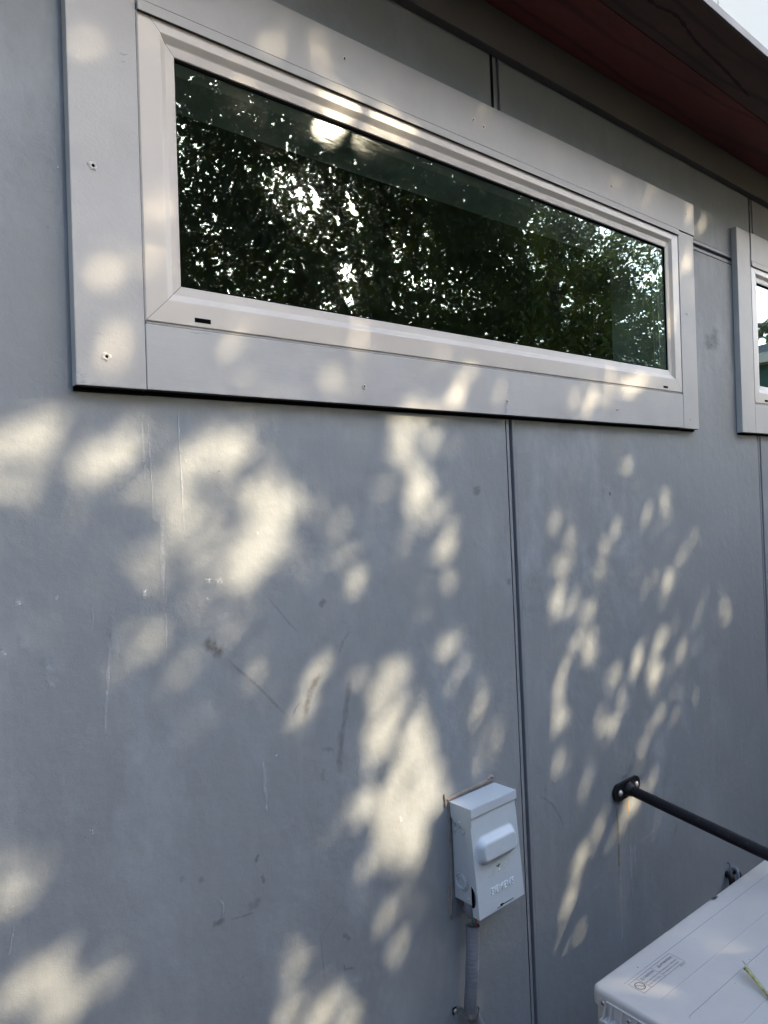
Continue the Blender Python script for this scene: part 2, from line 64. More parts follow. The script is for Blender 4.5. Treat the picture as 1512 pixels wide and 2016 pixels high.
WALL_MARKS = [
("scuff_mark","brown",0.80,0.0099,[(0.475,-0.180),(0.484,-0.189),(0.496,-0.202),(0.506,-0.210)]),
("scratch","dark",0.40,0.0026,[(0.504,-0.209),(0.529,-0.235),(0.558,-0.263),(0.588,-0.298),(0.614,-0.328)]),
("scuff_mark","brown",0.66,0.0066,[(0.684,-0.265),(0.668,-0.276),(0.655,-0.293),(0.647,-0.316),(0.642,-0.342)]),
("scuff_mark","grey",0.44,0.0068,[(0.734,-0.278),(0.734,-0.295),(0.724,-0.339),(0.713,-0.379),(0.707,-0.420),(0.709,-0.454)]),
("scratch","dark",0.40,0.0019,[(0.745,-0.411),(0.748,-0.431),(0.741,-0.446),(0.745,-0.462)]),
("scratch","dark",0.40,0.0017,[(0.582,-0.130),(0.600,-0.152),(0.622,-0.179),(0.642,-0.201)]),
("scratch","dark",0.48,0.0020,[(0.635,-0.305),(0.626,-0.314),(0.619,-0.326)]),
("scuff_mark","dark",0.61,0.0063,[(0.693,-0.147),(0.686,-0.155),(0.680,-0.161)]),
("scratch","dark",0.28,0.0030,[(0.742,-0.206),(0.725,-0.223),(0.713,-0.246)]),
("scuff_mark","grey",0.61,0.0128,[(1.069,0.032),(1.070,0.020),(1.074,0.011)]),
("nail_head","black",0.90,0.0050,[(1.537,0.006),(1.541,0.001)]),
("scuff_mark","grey",0.55,0.0273,[(2.079,0.453),(2.080,0.424),(2.081,0.400)]),
("scuff_mark","grey",0.55,0.0238,[(2.126,0.481),(2.119,0.444),(2.112,0.400)]),
("scuff_mark","black",0.66,0.0033,[(0.549,-0.517),(0.544,-0.523),(0.543,-0.531)]),
("scuff_mark","black",0.66,0.0034,[(0.551,-0.550),(0.554,-0.558),(0.555,-0.566)]),
("scuff_mark","dark",0.66,0.0055,[(0.466,-0.592),(0.478,-0.593),(0.490,-0.592)]),
("scratch","dark",0.44,0.0018,[(0.495,-0.596),(0.519,-0.600),(0.538,-0.601)]),
("scuff_mark","dark",0.39,0.0082,[(0.524,-0.591),(0.538,-0.590),(0.550,-0.585)]),
("scuff_mark","dark",0.50,0.0046,[(0.713,-0.720),(0.703,-0.707),(0.695,-0.704)]),
("scratch","dark",0.48,0.0020,[(0.696,-0.746),(0.698,-0.761),(0.710,-0.764),(0.721,-0.770)]),
("scuff_mark","dark",0.44,0.0043,[(0.671,-0.390),(0.684,-0.392),(0.699,-0.399)]),
("scuff_mark","dark",0.39,0.0045,[(0.675,-0.420),(0.672,-0.431),(0.672,-0.444)]),
("scratch","dark",0.32,0.0014,[(0.702,-0.646),(0.674,-0.672),(0.654,-0.689),(0.656,-0.735),(0.657,-0.785)]),
("scuff_mark","dark",0.44,0.0045,[(0.453,-0.519),(0.454,-0.524)]),
("scuff_mark","dark",0.39,0.0048,[(0.425,-0.508),(0.426,-0.512)]),
("scratch","dark",0.32,0.0032,[(1.216,-0.628),(1.242,-0.640),(1.269,-0.662),(1.295,-0.700),(1.307,-0.741)]),
("scuff_mark","dark",0.55,0.0063,[(1.540,-0.679),(1.562,-0.679)]),
("scuff_mark","dark",0.33,0.0127,[(1.567,-0.675),(1.584,-0.662)]),
("scuff_mark","grey",0.55,0.0074,[(1.155,-0.164),(1.156,-0.171)]),
("nail_head","white",0.70,0.0056,[(2.201,0.368),(2.204,0.364)]),
("paint_chip","white",0.95,0.0027,[(0.392,-0.100),(0.391,-0.109)]),
("paint_chip","white",0.90,0.0035,[(0.231,-0.099),(0.236,-0.098)]),
("paint_chip","white",0.95,0.0016,[(0.211,-0.151),(0.214,-0.158),(0.218,-0.162)]),
("paint_chip","white",0.70,0.0021,[(0.277,-0.097),(0.278,-0.099)]),
("paint_chip","white",0.95,0.0033,[(0.482,-0.097),(0.489,-0.098)]),
("paint_chip","white",0.95,0.0048,[(0.500,-0.101),(0.506,-0.098)]),
("paint_chip","white",0.80,0.0016,[(0.484,-0.124),(0.486,-0.122)]),
("paint_chip","white",0.90,0.0021,[(0.306,-0.401),(0.307,-0.408)]),
("paint_chip","white",0.80,0.0019,[(0.571,-0.034),(0.574,-0.034)]),
("paint_chip","white",0.90,0.0012,[(0.651,-0.049),(0.655,-0.049)]),
("paint_chip","white",0.70,0.0022,[(0.835,-0.439),(0.841,-0.437)]),
("paint_chip","white",0.80,0.0018,[(0.586,-0.377),(0.588,-0.380)]),
("paint_chip","white",0.80,0.0031,[(0.832,-0.551),(0.836,-0.558)]),
("paint_chip","white",0.50,0.0036,[(0.789,-0.453),(0.793,-0.451)]),
("paint_chip","white",0.80,0.0012,[(0.304,0.453),(0.305,0.451)]),
("paint_chip","white",0.60,0.0011,[(0.288,0.373),(0.289,0.371)]),
("drip_streak","pale",0.59,0.0011,[(0.407,0.155),(0.408,0.095),(0.409,0.039),(0.408,-0.017)]),
("drip_streak","pale",0.59,0.0014,[(0.452,0.157),(0.452,0.103),(0.453,0.046),(0.452,-0.034)]),
("drip_streak","pale",0.31,0.0026,[(0.398,0.151),(0.399,0.095),(0.398,0.039)]),
("drip_streak","pale",0.48,0.0045,[(0.422,0.011),(0.420,-0.046),(0.417,-0.124)]),
("drip_streak","pale",0.68,0.0007,[(0.428,0.039),(0.425,-0.046),(0.419,-0.166),(0.417,-0.223)]),
("drip_streak","pale",0.51,0.0021,[(0.345,-0.122),(0.342,-0.162),(0.338,-0.201),(0.334,-0.234),(0.329,-0.280),(0.329,-0.295)]),
("drip_streak","pale",0.85,0.0007,[(0.346,-0.118),(0.339,-0.161),(0.337,-0.194),(0.331,-0.230)]),
("drip_streak","pale",0.51,0.0034,[(0.563,-0.374),(0.564,-0.413),(0.567,-0.469)]),
("drip_streak","pale",0.42,0.0013,[(0.320,-0.105),(0.321,-0.128),(0.318,-0.151)]),
("drip_streak","pale",0.51,0.0022,[(0.479,-0.556),(0.487,-0.570),(0.485,-0.584),(0.479,-0.591)]),
("drip_streak","pale",0.34,0.0082,[(0.632,-0.090),(0.636,-0.102)]),
("drip_streak","pale",0.37,0.0070,[(0.338,-0.147),(0.347,-0.164),(0.351,-0.190)]),
("drip_streak","pale",0.37,0.0087,[(0.261,-0.168),(0.266,-0.195),(0.268,-0.215)]),
("drip_streak","pale",0.34,0.0070,[(0.234,-0.142),(0.238,-0.155)]),
("drip_streak","pale",0.34,0.0021,[(0.209,-0.484),(0.209,-0.498),(0.205,-0.515),(0.200,-0.525)]),
("rust_streak","ochre",0.60,0.0058,[(1.511,-0.732),(1.514,-0.779),(1.513,-0.852),(1.510,-0.923)]),
("rust_streak","pale",0.35,0.0070,[(1.514,-0.864),(1.513,-0.973),(1.510,-1.093)]),
("rust_streak","orange",0.70,0.0048,[(1.560,-0.732),(1.561,-0.754),(1.561,-0.777)]),
("rust_streak","pale",0.30,0.0060,[(1.562,-0.770),(1.562,-0.893),(1.563,-1.018)]),
("rust_streak","pale",0.25,0.0061,[(1.584,-0.814),(1.582,-0.900),(1.580,-0.987)]),
("rust_streak","dark",0.35,0.0044,[(1.789,-0.867),(1.782,-0.881),(1.770,-0.894)])]
TRIM_MARKS = [
("crack","black",0.75,0.0023,[(1.901,0.712),(1.935,0.712),(1.957,0.704),(1.980,0.701)]),
("crack","black",0.50,0.0006,[(0.415,0.260),(0.435,0.263),(0.451,0.262),(0.461,0.259)]),
("crack","black",0.60,0.0007,[(0.462,0.257),(0.476,0.256),(0.492,0.258),(0.504,0.257)]),
("scratch","dark",0.30,0.0006,[(0.333,0.237),(0.339,0.240),(0.346,0.238)]),
("scratch","dark",0.25,0.0005,[(0.326,0.229),(0.332,0.232),(0.338,0.231)]),
("paint_chip","white",0.55,0.0069,[(0.312,0.182),(0.319,0.180)]),
("scratch","blue",0.50,0.0010,[(0.384,0.618),(0.391,0.618),(0.398,0.621)]),
("scratch","blue",0.50,0.0010,[(0.387,0.607),(0.392,0.609)]),
("paint_chip","white",0.90,0.0042,[(0.412,0.696),(0.418,0.700)]),
("crack","black",0.35,0.0010,[(0.814,0.702),(0.860,0.702),(0.908,0.703),(0.972,0.702)]),
("crack","dark",0.40,0.0017,[(1.040,0.707),(1.127,0.705),(1.239,0.705),(1.362,0.703)]),
("drip_streak","pale",0.85,0.0017,[(1.153,0.198),(1.149,0.183),(1.145,0.170)])]
# ---------------------------------------------------------------- helpers
def tag(o, label=None, cat=None, group=None, kind=None):
    if label: o['label'] = label
    if cat: o['category'] = cat
    if group: o['group'] = group
    if kind: o['kind'] = kind
    return o

def empty(name, loc=(0, 0, 0)):
    o = bpy.data.objects.new(name, None)
    o.empty_display_size = 0.1
    C.objects.link(o)
    o.location = loc
    return o

def link(name, me, mat=None, parent=None, smooth=False):
    o = bpy.data.objects.new(name, me)
    C.objects.link(o)
    if mat: me.materials.append(mat)
    if parent:
        o.parent = parent
        o.matrix_parent_inverse = parent.matrix_world.inverted() if parent.type != 'EMPTY' else Matrix.Translation(-parent.location)
    if smooth:
        for p in me.polygons: p.use_smooth = True
    return o

def finish(name, bm, mat, parent=None, bevel=0.0, smooth=False, seg=2):
    if bevel > 0:
        bmesh.ops.remove_doubles(bm, verts=bm.verts, dist=1e-6)
        es = [e for e in bm.edges if len(e.link_faces) == 2 and e.calc_face_angle(0) > 0.5]
        bmesh.ops.bevel(bm, geom=es, offset=bevel, segments=seg, profile=0.6, affect='EDGES', clamp_overlap=True)
    bmesh.ops.recalc_face_normals(bm, faces=bm.faces)
    me = bpy.data.meshes.new(name)
    bm.to_mesh(me); bm.free()
    o = link(name, me, mat, parent)
    if smooth:
        for p in me.polygons: p.use_smooth = True
        if smooth == 'auto':
            me.set_sharp_from_angle(angle=radians(40))
    return o

def box(bm, x0, x1, y0, y1, z0, z1):
    vs = [bm.verts.new(p) for p in [(x0,y0,z0),(x1,y0,z0),(x1,y1,z0),(x0,y1,z0),(x0,y0,z1),(x1,y0,z1),(x1,y1,z1),(x0,y1,z1)]]
    for f in [(0,3,2,1),(4,5,6,7),(0,1,5,4),(1,2,6,5),(2,3,7,6),(3,0,4,7)]:
        bm.faces.new([vs[i] for i in f])

def prism(bm, pts, y0, y1):
    """polygon in x,z extruded along y"""
    a = [bm.verts.new((x, y0, z)) for x, z in pts]
    b = [bm.verts.new((x, y1, z)) for x, z in pts]
    n = len(pts)
    bm.faces.new(a); bm.faces.new(b[::-1])
    for i in range(n):
        bm.faces.new((a[i], b[i], b[(i+1) % n], a[(i+1) % n]))

def tube(bm, pts, radii, n=12, cap=True):
    pts = [Vector(p) for p in pts]
    if not hasattr(radii, '__len__'): radii = [radii]*len(pts)
    rings = []
    up = Vector((0.13, 0.97, 0.2)).normalized()
    prev = None
    for i, p in enumerate(pts):
        d = (pts[min(i+1, len(pts)-1)] - pts[max(i-1, 0)]).normalized()
        u = (prev if prev else up)
        u = (u - d*u.dot(d))
        if u.length < 1e-4: u = d.orthogonal()
        u.normalize(); prev = u
        v = d.cross(u)
        rings.append([bm.verts.new(p + (u*cos(2*pi*k/n) + v*sin(2*pi*k/n))*radii[i]) for k in range(n)])
    for a, b in zip(rings, rings[1:]):
        for k in range(n):
            bm.faces.new((a[k], a[(k+1) % n], b[(k+1) % n], b[k]))
    if cap:
        bm.faces.new(rings[0][::-1]); bm.faces.new(rings[-1])
    return rings

def disc_bolt(bm, c, axis, r, h, n=16, dome=0.4):
    """domed screw head: centre, outward axis, radius, height"""
    c = Vector(c); axis = Vector(axis).normalized()
    pts = [c, c+axis*h*0.45, c+axis*h*0.8, c+axis*h]
    tube(bm, pts, [r, r*0.97, r*0.72, r*0.25], n)

def solid_minus(bm, rect, holes, y0, y1):
    """rectangle in x,z with rectangular holes, as boxes that butt end to end"""
    x0, x1, z0, z1 = rect
    xs = sorted({x0, x1} | {min(max(h[i], x0), x1) for h in holes for i in (0, 1)})
    for a, b in zip(xs, xs[1:]):
        if b - a < 1e-5: continue
        m = (a+b)/2
        segs = [(z0, z1)]
        for h in holes:
            if h[0] < m < h[1]:
                new = []
                for s in segs:
                    if h[3] <= s[0] or h[2] >= s[1]: new.append(s); continue
                    if h[2] > s[0]: new.append((s[0], h[2]))
                    if h[3] < s[1]: new.append((h[3], s[1]))
                segs = new
        for s in segs: box(bm, a, b, y0, y1, s[0], s[1])

def smooth_path(P, n=6):
    P = [Vector(p) for p in P]; out = []
    for i in range(len(P)-1):
        p0, p1, p2, p3 = P[max(i-1, 0)], P[i], P[i+1], P[min(i+2, len(P)-1)]
        for k in range(n):
            t = k/n
            out.append(0.5*((2*p1)+(p2-p0)*t+(2*p0-5*p1+4*p2-p3)*t*t+(3*p1-p0-3*p2+p3)*t**3))
    out.append(P[-1]); return out

# ---------------------------------------------------------------- materials
def mat(name):
    m = bpy.data.materials.new(name)
    m.use_nodes = True
    nt = m.node_tree
    return m, nt, nt.nodes['Principled BSDF']

def N(nt, t, **kw):
    n = nt.nodes.new(t)
    for k, v in kw.items():
        if k in n.inputs: n.inputs[k].default_value = v
        else: setattr(n, k, v)
    return n

def ramp(nt, src, stops):
    r = nt.nodes.new('ShaderNodeValToRGB')
    els = r.color_ramp.elements
    while len(els) < len(stops): els.new(0.5)
    for e, (p, c) in zip(els, stops):
        e.position = p; e.color = (*c, 1) if len(c) == 3 else c
    nt.links.new(src, r.inputs[0])
    return r

def coords(nt, scale=(1, 1, 1)):
    tc = nt.nodes.new('ShaderNodeTexCoord')
    mp = nt.nodes.new('ShaderNodeMapping')
    mp.inputs['Scale'].default_value = scale
    nt.links.new(tc.outputs['Object'], mp.inputs[0])
    return mp.outputs[0]

def noise(nt, co, scale, detail=4, rough=0.55):
    n = nt.nodes.new('ShaderNodeTexNoise')
    n.inputs['Scale'].default_value = scale
    n.inputs['Detail'].default_value = detail
    n.inputs['Roughness'].default_value = rough
    nt.links.new(co, n.inputs['Vector'])
    return n.outputs['Fac']

def mix(nt, fac, a, b, mode='MIX'):
    m = nt.nodes.new('ShaderNodeMix'); m.data_type = 'RGBA'; m.blend_type = mode
    for s, v in ((0, fac), (6, a), (7, b)):
        if hasattr(v, 'is_linked') or hasattr(v, 'links'): nt.links.new(v, m.inputs[s])
        else: m.inputs[s].default_value = v if s == 0 else (*v, 1)
    return m.outputs[2]

def bump(nt, h, strength, dist, base=None):
    b = nt.nodes.new('ShaderNodeBump')
    b.inputs['Strength'].default_value = strength
    b.inputs['Distance'].default_value = dist
    nt.links.new(h, b.inputs['Height'])
    if base: nt.links.new(base, b.inputs['Normal'])
    return b.outputs[0]

def painted(name, col, rough=0.6, var=0.12, vscale=3.0, grain=900, gstr=0.15, gd=0.0004, stretch=(1, 1, 1), spec=0.35, speck=0.0):
    m, nt, p = mat(name)
    co = coords(nt)
    big = noise(nt, co, vscale, 5, 0.6)
    r = ramp(nt, big, [(0.3, tuple(c*(1-var) for c in col)), (0.7, tuple(min(1, c*(1+var)) for c in col))])
    c = r.outputs[0]
    fine = noise(nt, coords(nt, stretch), grain, 2, 0.6)
    if speck:
        sp = noise(nt, co, 220, 2, 0.5)
        sr = ramp(nt, sp, [(0.72, (0, 0, 0)), (0.78, (1, 1, 1))])
        c = mix(nt, sr.outputs[0], c, tuple(x*(1-speck) for x in col))
    nt.links.new(c, p.inputs['Base Color'])
    rr = nt.nodes.new('ShaderNodeMapRange')
    rr.inputs['To Min'].default_value = rough-0.08; rr.inputs['To Max'].default_value = rough+0.1
    nt.links.new(big, rr.inputs[0]); nt.links.new(rr.outputs[0], p.inputs['Roughness'])
    p.inputs['Specular IOR Level'].default_value = spec
    b1 = bump(nt, big, 0.25, 0.004)
    nt.links.new(bump(nt, fine, gstr, gd, b1), p.inputs['Normal'])
    return m

def wall_material():
    m, nt, p = mat("grey_wall_paint")
    co = coords(nt)
    base = (0.203, 0.218, 0.227)
    big = noise(nt, co, 1.7, 6, 0.6)
    c = ramp(nt, big, [(0.3, tuple(x*0.93 for x in base)), (0.7, tuple(x*1.08 for x in base))]).outputs[0]
    # chalky cloudy wear, stronger in patches
    cl = noise(nt, coords(nt, (1, 1, 0.55)), 9, 7, 0.68)
    clm = ramp(nt, cl, [(0.47, (0, 0, 0)), (0.70, (0.9, 0.9, 0.9))]).outputs[0]
    area = ramp(nt, noise(nt, co, 1.1, 2), [(0.42, (0.1, 0.1, 0.1)), (0.6, (1, 1, 1))]).outputs[0]
    f = nt.nodes.new('ShaderNodeMath'); f.operation = 'MULTIPLY'
    nt.links.new(clm, f.inputs[0]); nt.links.new(area, f.inputs[1])
    c = mix(nt, f.outputs[0], c, (0.272, 0.296, 0.315))
    # faint rain streaks
    st = noise(nt, coords(nt, (26, 26, 0.7)), 1.0, 5, 0.6)
    sm = ramp(nt, st, [(0.58, (0, 0, 0)), (0.75, (0.22, 0.22, 0.22))]).outputs[0]
    c = mix(nt, sm, c, (0.285, 0.298, 0.312))
    # tiny dark specks
    sp = noise(nt, co, 75, 2, 0.4)
    spm = ramp(nt, sp, [(0.765, (0, 0, 0)), (0.80, (0.5, 0.5, 0.5))]).outputs[0]
    c = mix(nt, spm, c, (0.09, 0.09, 0.095))
    nt.links.new(c, p.inputs['Base Color'])
    p.inputs['Roughness'].default_value = 0.62
    p.inputs['Specular IOR Level'].default_value = 0.35
    fine = noise(nt, coords(nt, (1, 1, 2.2)), 420, 3, 0.65)
    mid = noise(nt, co, 38, 4, 0.6)
    b1 = bump(nt, mid, 0.35, 0.004)
    nt.links.new(bump(nt, fine, 0.45, 0.0008, b1), p.inputs['Normal'])
    return m

M = {}
M['wall'] = wall_material()
M['core'] = painted("dark_sheathing", (0.03, 0.03, 0.032), 0.9)
M['seam'] = painted("seam_metal_paint", (0.195, 0.206, 0.22), 0.5, 0.06, 6)
M['trim'] = painted("trim_paint", (0.378, 0.370, 0.352), 0.5, 0.09, 7, 260, 0.35, 0.0006, (1, 1, 1), 0.4)
M['trim_wood'] = painted("trim_paint_wood_grain", (0.375, 0.369, 0.354), 0.52, 0.09, 7, 420, 0.35, 0.0005, (0.06, 1, 1), 0.4)
M['frame'] = painted("cream_frame_paint", (0.465, 0.43, 0.385), 0.34, 0.04, 6, 300, 0.08, 0.0003, (0.1, 0.1, 1), 0.5)
M['caulk'] = painted("old_caulk", (0.30, 0.29, 0.275), 0.7, 0.15, 40, 150, 0.5, 0.001)
M['frieze'] = painted("frieze_paint", (0.092, 0.087, 0.084), 0.6, 0.06, 4)
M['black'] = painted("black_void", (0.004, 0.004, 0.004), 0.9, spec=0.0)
M['shade_marks'] = painted("dark_shade_and_marks", (0.05, 0.045, 0.045), 0.8, 0.3, 60)  # trim undersides get their shade from this colour; joints and spots use it too
M['white_metal'] = painted("white_siding_paint", (0.60, 0.49, 0.39), 0.5, 0.02, 4)
M['flash'] = painted("grey_roof_flashing", (0.055, 0.048, 0.042), 0.5, 0.15, 8)
M['steel_grey'] = painted("grey_enamel", (0.41, 0.455, 0.48), 0.36, 0.03, 9, 700, 0.12, 0.0002, (1, 1, 1), 0.5)
M['pvc'] = painted("grey_pvc", (0.155, 0.165, 0.185), 0.45, 0.06, 20)
M['zinc'] = None
m, nt, p = mat("zinc_metal")
p.inputs['Metallic'].default_value = 0.55; p.inputs['Roughness'].default_value = 0.3
nn = noise(nt, coords(nt), 180, 4)
nt.links.new(ramp(nt, nn, [(0.35, (0.32, 0.32, 0.31)), (0.7, (0.55, 0.55, 0.54))]).outputs[0], p.inputs['Base Color'])
M['zinc'] = m
M['ac'] = painted("white_powder_coat", (0.41, 0.385, 0.35), 0.42, 0.07, 6, 500, 0.15, 0.0003, (1, 1, 1), 0.45, 0.0)
M['ac_plastic'] = painted("ivory_plastic", (0.46, 0.44, 0.41), 0.45, 0.05, 20)
M['ink'] = painted("black_ink", (0.045, 0.045, 0.055), 0.7, 0.05)
M['green_wire'] = painted("green_insulation", (0.06, 0.16, 0.13), 0.4, 0.1, 50)
M['red_wire'] = painted("red_insulation", (0.34, 0.085, 0.10), 0.4, 0.1, 50)
M['caulk_brown'] = painted("brown_sealant", (0.20, 0.17, 0.15), 0.75, 0.3, 60, 200, 0.6, 0.0015)
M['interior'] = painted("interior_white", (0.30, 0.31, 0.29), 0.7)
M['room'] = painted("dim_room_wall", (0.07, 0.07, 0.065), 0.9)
M['concrete'] = painted("concrete_slab", (0.30, 0.29, 0.27), 0.85, 0.2, 1.5, 120, 0.5, 0.002)
M['fence'] = painted("weathered_fence_wood", (0.10, 0.075, 0.055), 0.85, 0.3, 6, 60, 0.6, 0.003, (1, 1, 0.08))
M['soil'] = painted("soil_ground", (0.11, 0.10, 0.08), 0.95, 0.3, 1.2, 60, 0.7, 0.01)
M['roofing'] = painted("grey_roofing", (0.18, 0.18, 0.18), 0.8, 0.15, 3)
M['green_wall'] = painted("green_siding", (0.05, 0.10, 0.075), 0.7, 0.1, 3)

# rusty black iron
m, nt, p = mat("rusted_black_iron")
co = coords(nt)
n1 = noise(nt, co, 60, 6, 0.7)
nt.links.new(ramp(nt, n1, [(0.38, (0.005, 0.005, 0.007)), (0.60, (0.010, 0.009, 0.010)), (0.75, (0.06, 0.038, 0.028))]).outputs[0], p.inputs['Base Color'])
p.inputs['Roughness'].default_value = 0.45
p.inputs['Specular IOR Level'].default_value = 0.22
nt.links.new(bump(nt, noise(nt, co, 150, 5, 0.7), 0.7, 0.002), p.inputs['Normal'])
M['iron'] = m

# stained red-brown plywood
def ply(name, a, b):
    m, nt, p = mat(name)
    n1 = noise(nt, coords(nt, (0.35, 1.2, 1)), 7, 8, 0.7)
    c = ramp(nt, n1, [(0.32, a), (0.62, b)]).outputs[0]
    w = nt.nodes.new('ShaderNodeTexWave'); w.inputs['Scale'].default_value = 1.6
    w.inputs['Distortion'].default_value = 9; w.inputs['Detail'].default_value = 4; w.bands_direction = 'Y'
    nt.links.new(coords(nt, (0.5, 3, 1)), w.inputs['Vector'])
    wm = ramp(nt, w.outputs['Fac'], [(0.0, (0.55, 0.55, 0.55)), (0.12, (0, 0, 0))]).outputs[0]
    c = mix(nt, wm, c, tuple(x*0.4 for x in a))
    nt.links.new(c, p.inputs['Base Color']); p.inputs['Roughness'].default_value = 0.75
    nt.links.new(bump(nt, n1, 0.4, 0.003), p.inputs['Normal'])
    return m
M['ply_red'] = ply("red_stained_plywood", (0.10, 0.020, 0.017), (0.155, 0.036, 0.028))
M['ply_brown'] = ply("brown_stained_plywood", (0.050, 0.023, 0.018), (0.085, 0.042, 0.032))

# glass
def glass(name, refl):
    m = bpy.data.materials.new(name); m.use_nodes = True
    nt = m.node_tree; nt.nodes.clear()
    o = nt.nodes.new('ShaderNodeOutputMaterial')
    tr = nt.nodes.new('ShaderNodeBsdfTransparent'); tr.inputs[0].default_value = (0.83, 0.90, 0.86, 1)
    gl = nt.nodes.new('ShaderNodeBsdfGlossy'); gl.inputs['Color'].default_value = (0.78, 0.95, 1.0, 1)
    gl.inputs['Roughness'].default_value = 0.0
    # fine wiping scratches catch the sun
    gs = nt.nodes.new('ShaderNodeBsdfGlossy'); gs.inputs['Color'].default_value = (0.9, 0.93, 1.0, 1)
    gs.inputs['Roughness'].default_value = 0.13
    fc = nt.nodes.new('ShaderNodeLayerWeight'); fc.inputs['Blend'].default_value = 0.5
    pw = nt.nodes.new('ShaderNodeMath'); pw.operation = 'POWER'; pw.inputs[1].default_value = 4.0
    nt.links.new(fc.outputs['Facing'], pw.inputs[0])
    lw = nt.nodes.new('ShaderNodeMapRange'); lw.inputs['To Min'].default_value = refl; lw.inputs['To Max'].default_value = 1.0
    nt.links.new(pw.outputs[0], lw.inputs[0])
    mx = nt.nodes.new('ShaderNodeMixShader'); mx2 = nt.nodes.new('ShaderNodeMixShader')
    nt.links.new(lw.outputs[0], mx.inputs[0]); nt.links.new(tr.outputs[0], mx.inputs[1]); nt.links.new(gl.outputs[0], mx.inputs[2])
    sn = noise(nt, coords(nt, (1.5, 1, 60)), 14, 6, 0.75)
    sm = ramp(nt, sn, [(0.45, (0.0, 0.0, 0.0)), (0.75, (0.03, 0.03, 0.03))]).outputs[0]
    nt.links.new(sm, mx2.inputs[0]); nt.links.new(mx.outputs[0], mx2.inputs[1]); nt.links.new(gs.outputs[0], mx2.inputs[2])
    nt.links.new(bump(nt, noise(nt, coords(nt), 3.0, 2), 0.045, 0.01), gl.inputs['Normal'])
    nt.links.new(mx2.outputs[0], o.inputs[0])
    return m
M['glass'] = glass("window_glass", 0.052)

# foliage
def foliage(name, dark, light):
    m = bpy.data.materials.new(name); m.use_nodes = True
    nt = m.node_tree; nt.nodes.clear()
    o = nt.nodes.new('ShaderNodeOutputMaterial')
    n1 = noise(nt, coords(nt), 1.6, 4, 0.7)
    c = ramp(nt, n1, [(0.35, dark), (0.65, light)]).outputs[0]
    d = nt.nodes.new('ShaderNodeBsdfPrincipled'); d.inputs['Roughness'].default_value = 0.5
    t = nt.nodes.new('ShaderNodeBsdfTranslucent')
    mx = nt.nodes.new('ShaderNodeMixShader'); mx.inputs[0].default_value = 0.35
    nt.links.new(c, d.inputs['Base Color'])
    tc = mix(nt, 1.0, c, (1.5, 1.5, 0.5), 'MULTIPLY')
    nt.links.new(tc, t.inputs[0])
    nt.links.new(d.outputs[0], mx.inputs[1]); nt.links.new(t.outputs[0], mx.inputs[2]); nt.links.new(mx.outputs[0], o.inputs[0])
    return m
M['leaf'] = foliage("tree_leaves", (0.022, 0.036, 0.009), (0.080, 0.098, 0.018))
M['leaf2'] = foliage("tree_leaves_light", (0.030, 0.048, 0.012), (0.100, 0.125, 0.025))
M['bark'] = painted("tree_bark", (0.06, 0.048, 0.038), 0.9, 0.3, 8, 40, 0.8, 0.02)

# marks: soft-edged films of dirt, chips and run-off
def mark_material(name, col, alpha, soft=0.45, nscale=90, thr=0.35, lo=0.5):
    m, nt, p = mat(name)
    p.inputs['Base Color'].default_value = (*col, 1)
    p.inputs['Roughness'].default_value = 0.8
    uv = nt.nodes.new('ShaderNodeUVMap')
    sx = nt.nodes.new('ShaderNodeSeparateXYZ'); nt.links.new(uv.outputs[0], sx.inputs[0])
    def edge(s, w):
        a = nt.nodes.new('ShaderNodeMath'); a.operation = 'SUBTRACT'; a.inputs[1].default_value = 0.5; nt.links.new(s, a.inputs[0])
        b = nt.nodes.new('ShaderNodeMath'); b.operation = 'ABSOLUTE'; nt.links.new(a.outputs[0], b.inputs[0])
        c = nt.nodes.new('ShaderNodeMapRange'); c.interpolation_type = 'SMOOTHSTEP'
        c.inputs['From Min'].default_value = 0.5; c.inputs['From Max'].default_value = 0.5-w
        nt.links.new(b.outputs[0], c.inputs[0]); return c.outputs[0]
    e1 = edge(sx.outputs[0], soft); e2 = edge(sx.outputs[1], 0.25)
    nn = noise(nt, coords(nt), nscale, 5, 0.7)
    nr = ramp(nt, nn, [(thr, (lo, lo, lo)), (thr+0.22, (1, 1, 1))]).outputs[0]
    x = nt.nodes.new('ShaderNodeMath'); x.operation = 'MULTIPLY'; nt.links.new(e1, x.inputs[0]); nt.links.new(e2, x.inputs[1])
    y = nt.nodes.new('ShaderNodeMath'); y.operation = 'MULTIPLY'; nt.links.new(x.outputs[0], y.inputs[0]); nt.links.new(nr, y.inputs[1])
    z = nt.nodes.new('ShaderNodeMath'); z.operation = 'MULTIPLY'; nt.links.new(y.outputs[0], z.inputs[0]); z.inputs[1].default_value = alpha*(1.0 if name[0] in 'wpo' else 0.6)
    nt.links.new(z.outputs[0], p.inputs['Alpha'])
    return m
MCOL = {'brown': (0.11, 0.095, 0.08), 'dark': (0.06, 0.062, 0.07), 'grey': (0.11, 0.112, 0.122), 'black': (0.02, 0.02, 0.02),
        'white': (0.62, 0.64, 0.66), 'pale': (0.42, 0.445, 0.47), 'ochre': (0.20, 0.17, 0.10), 'orange': (0.48, 0.27, 0.07), 'blue': (0.15, 0.25, 0.42)}
MM = {}
def mark_mat(col, alpha):
    k = (col, alpha)
    if k not in MM:
        chip = col == 'white'
        MM[k] = mark_material("%s_mark" % col, MCOL[col], alpha, 0.25 if chip else 0.45, 260 if chip else 120, 0.4 if chip else 0.36, 0.0 if chip else 0.45)
    return MM[k]

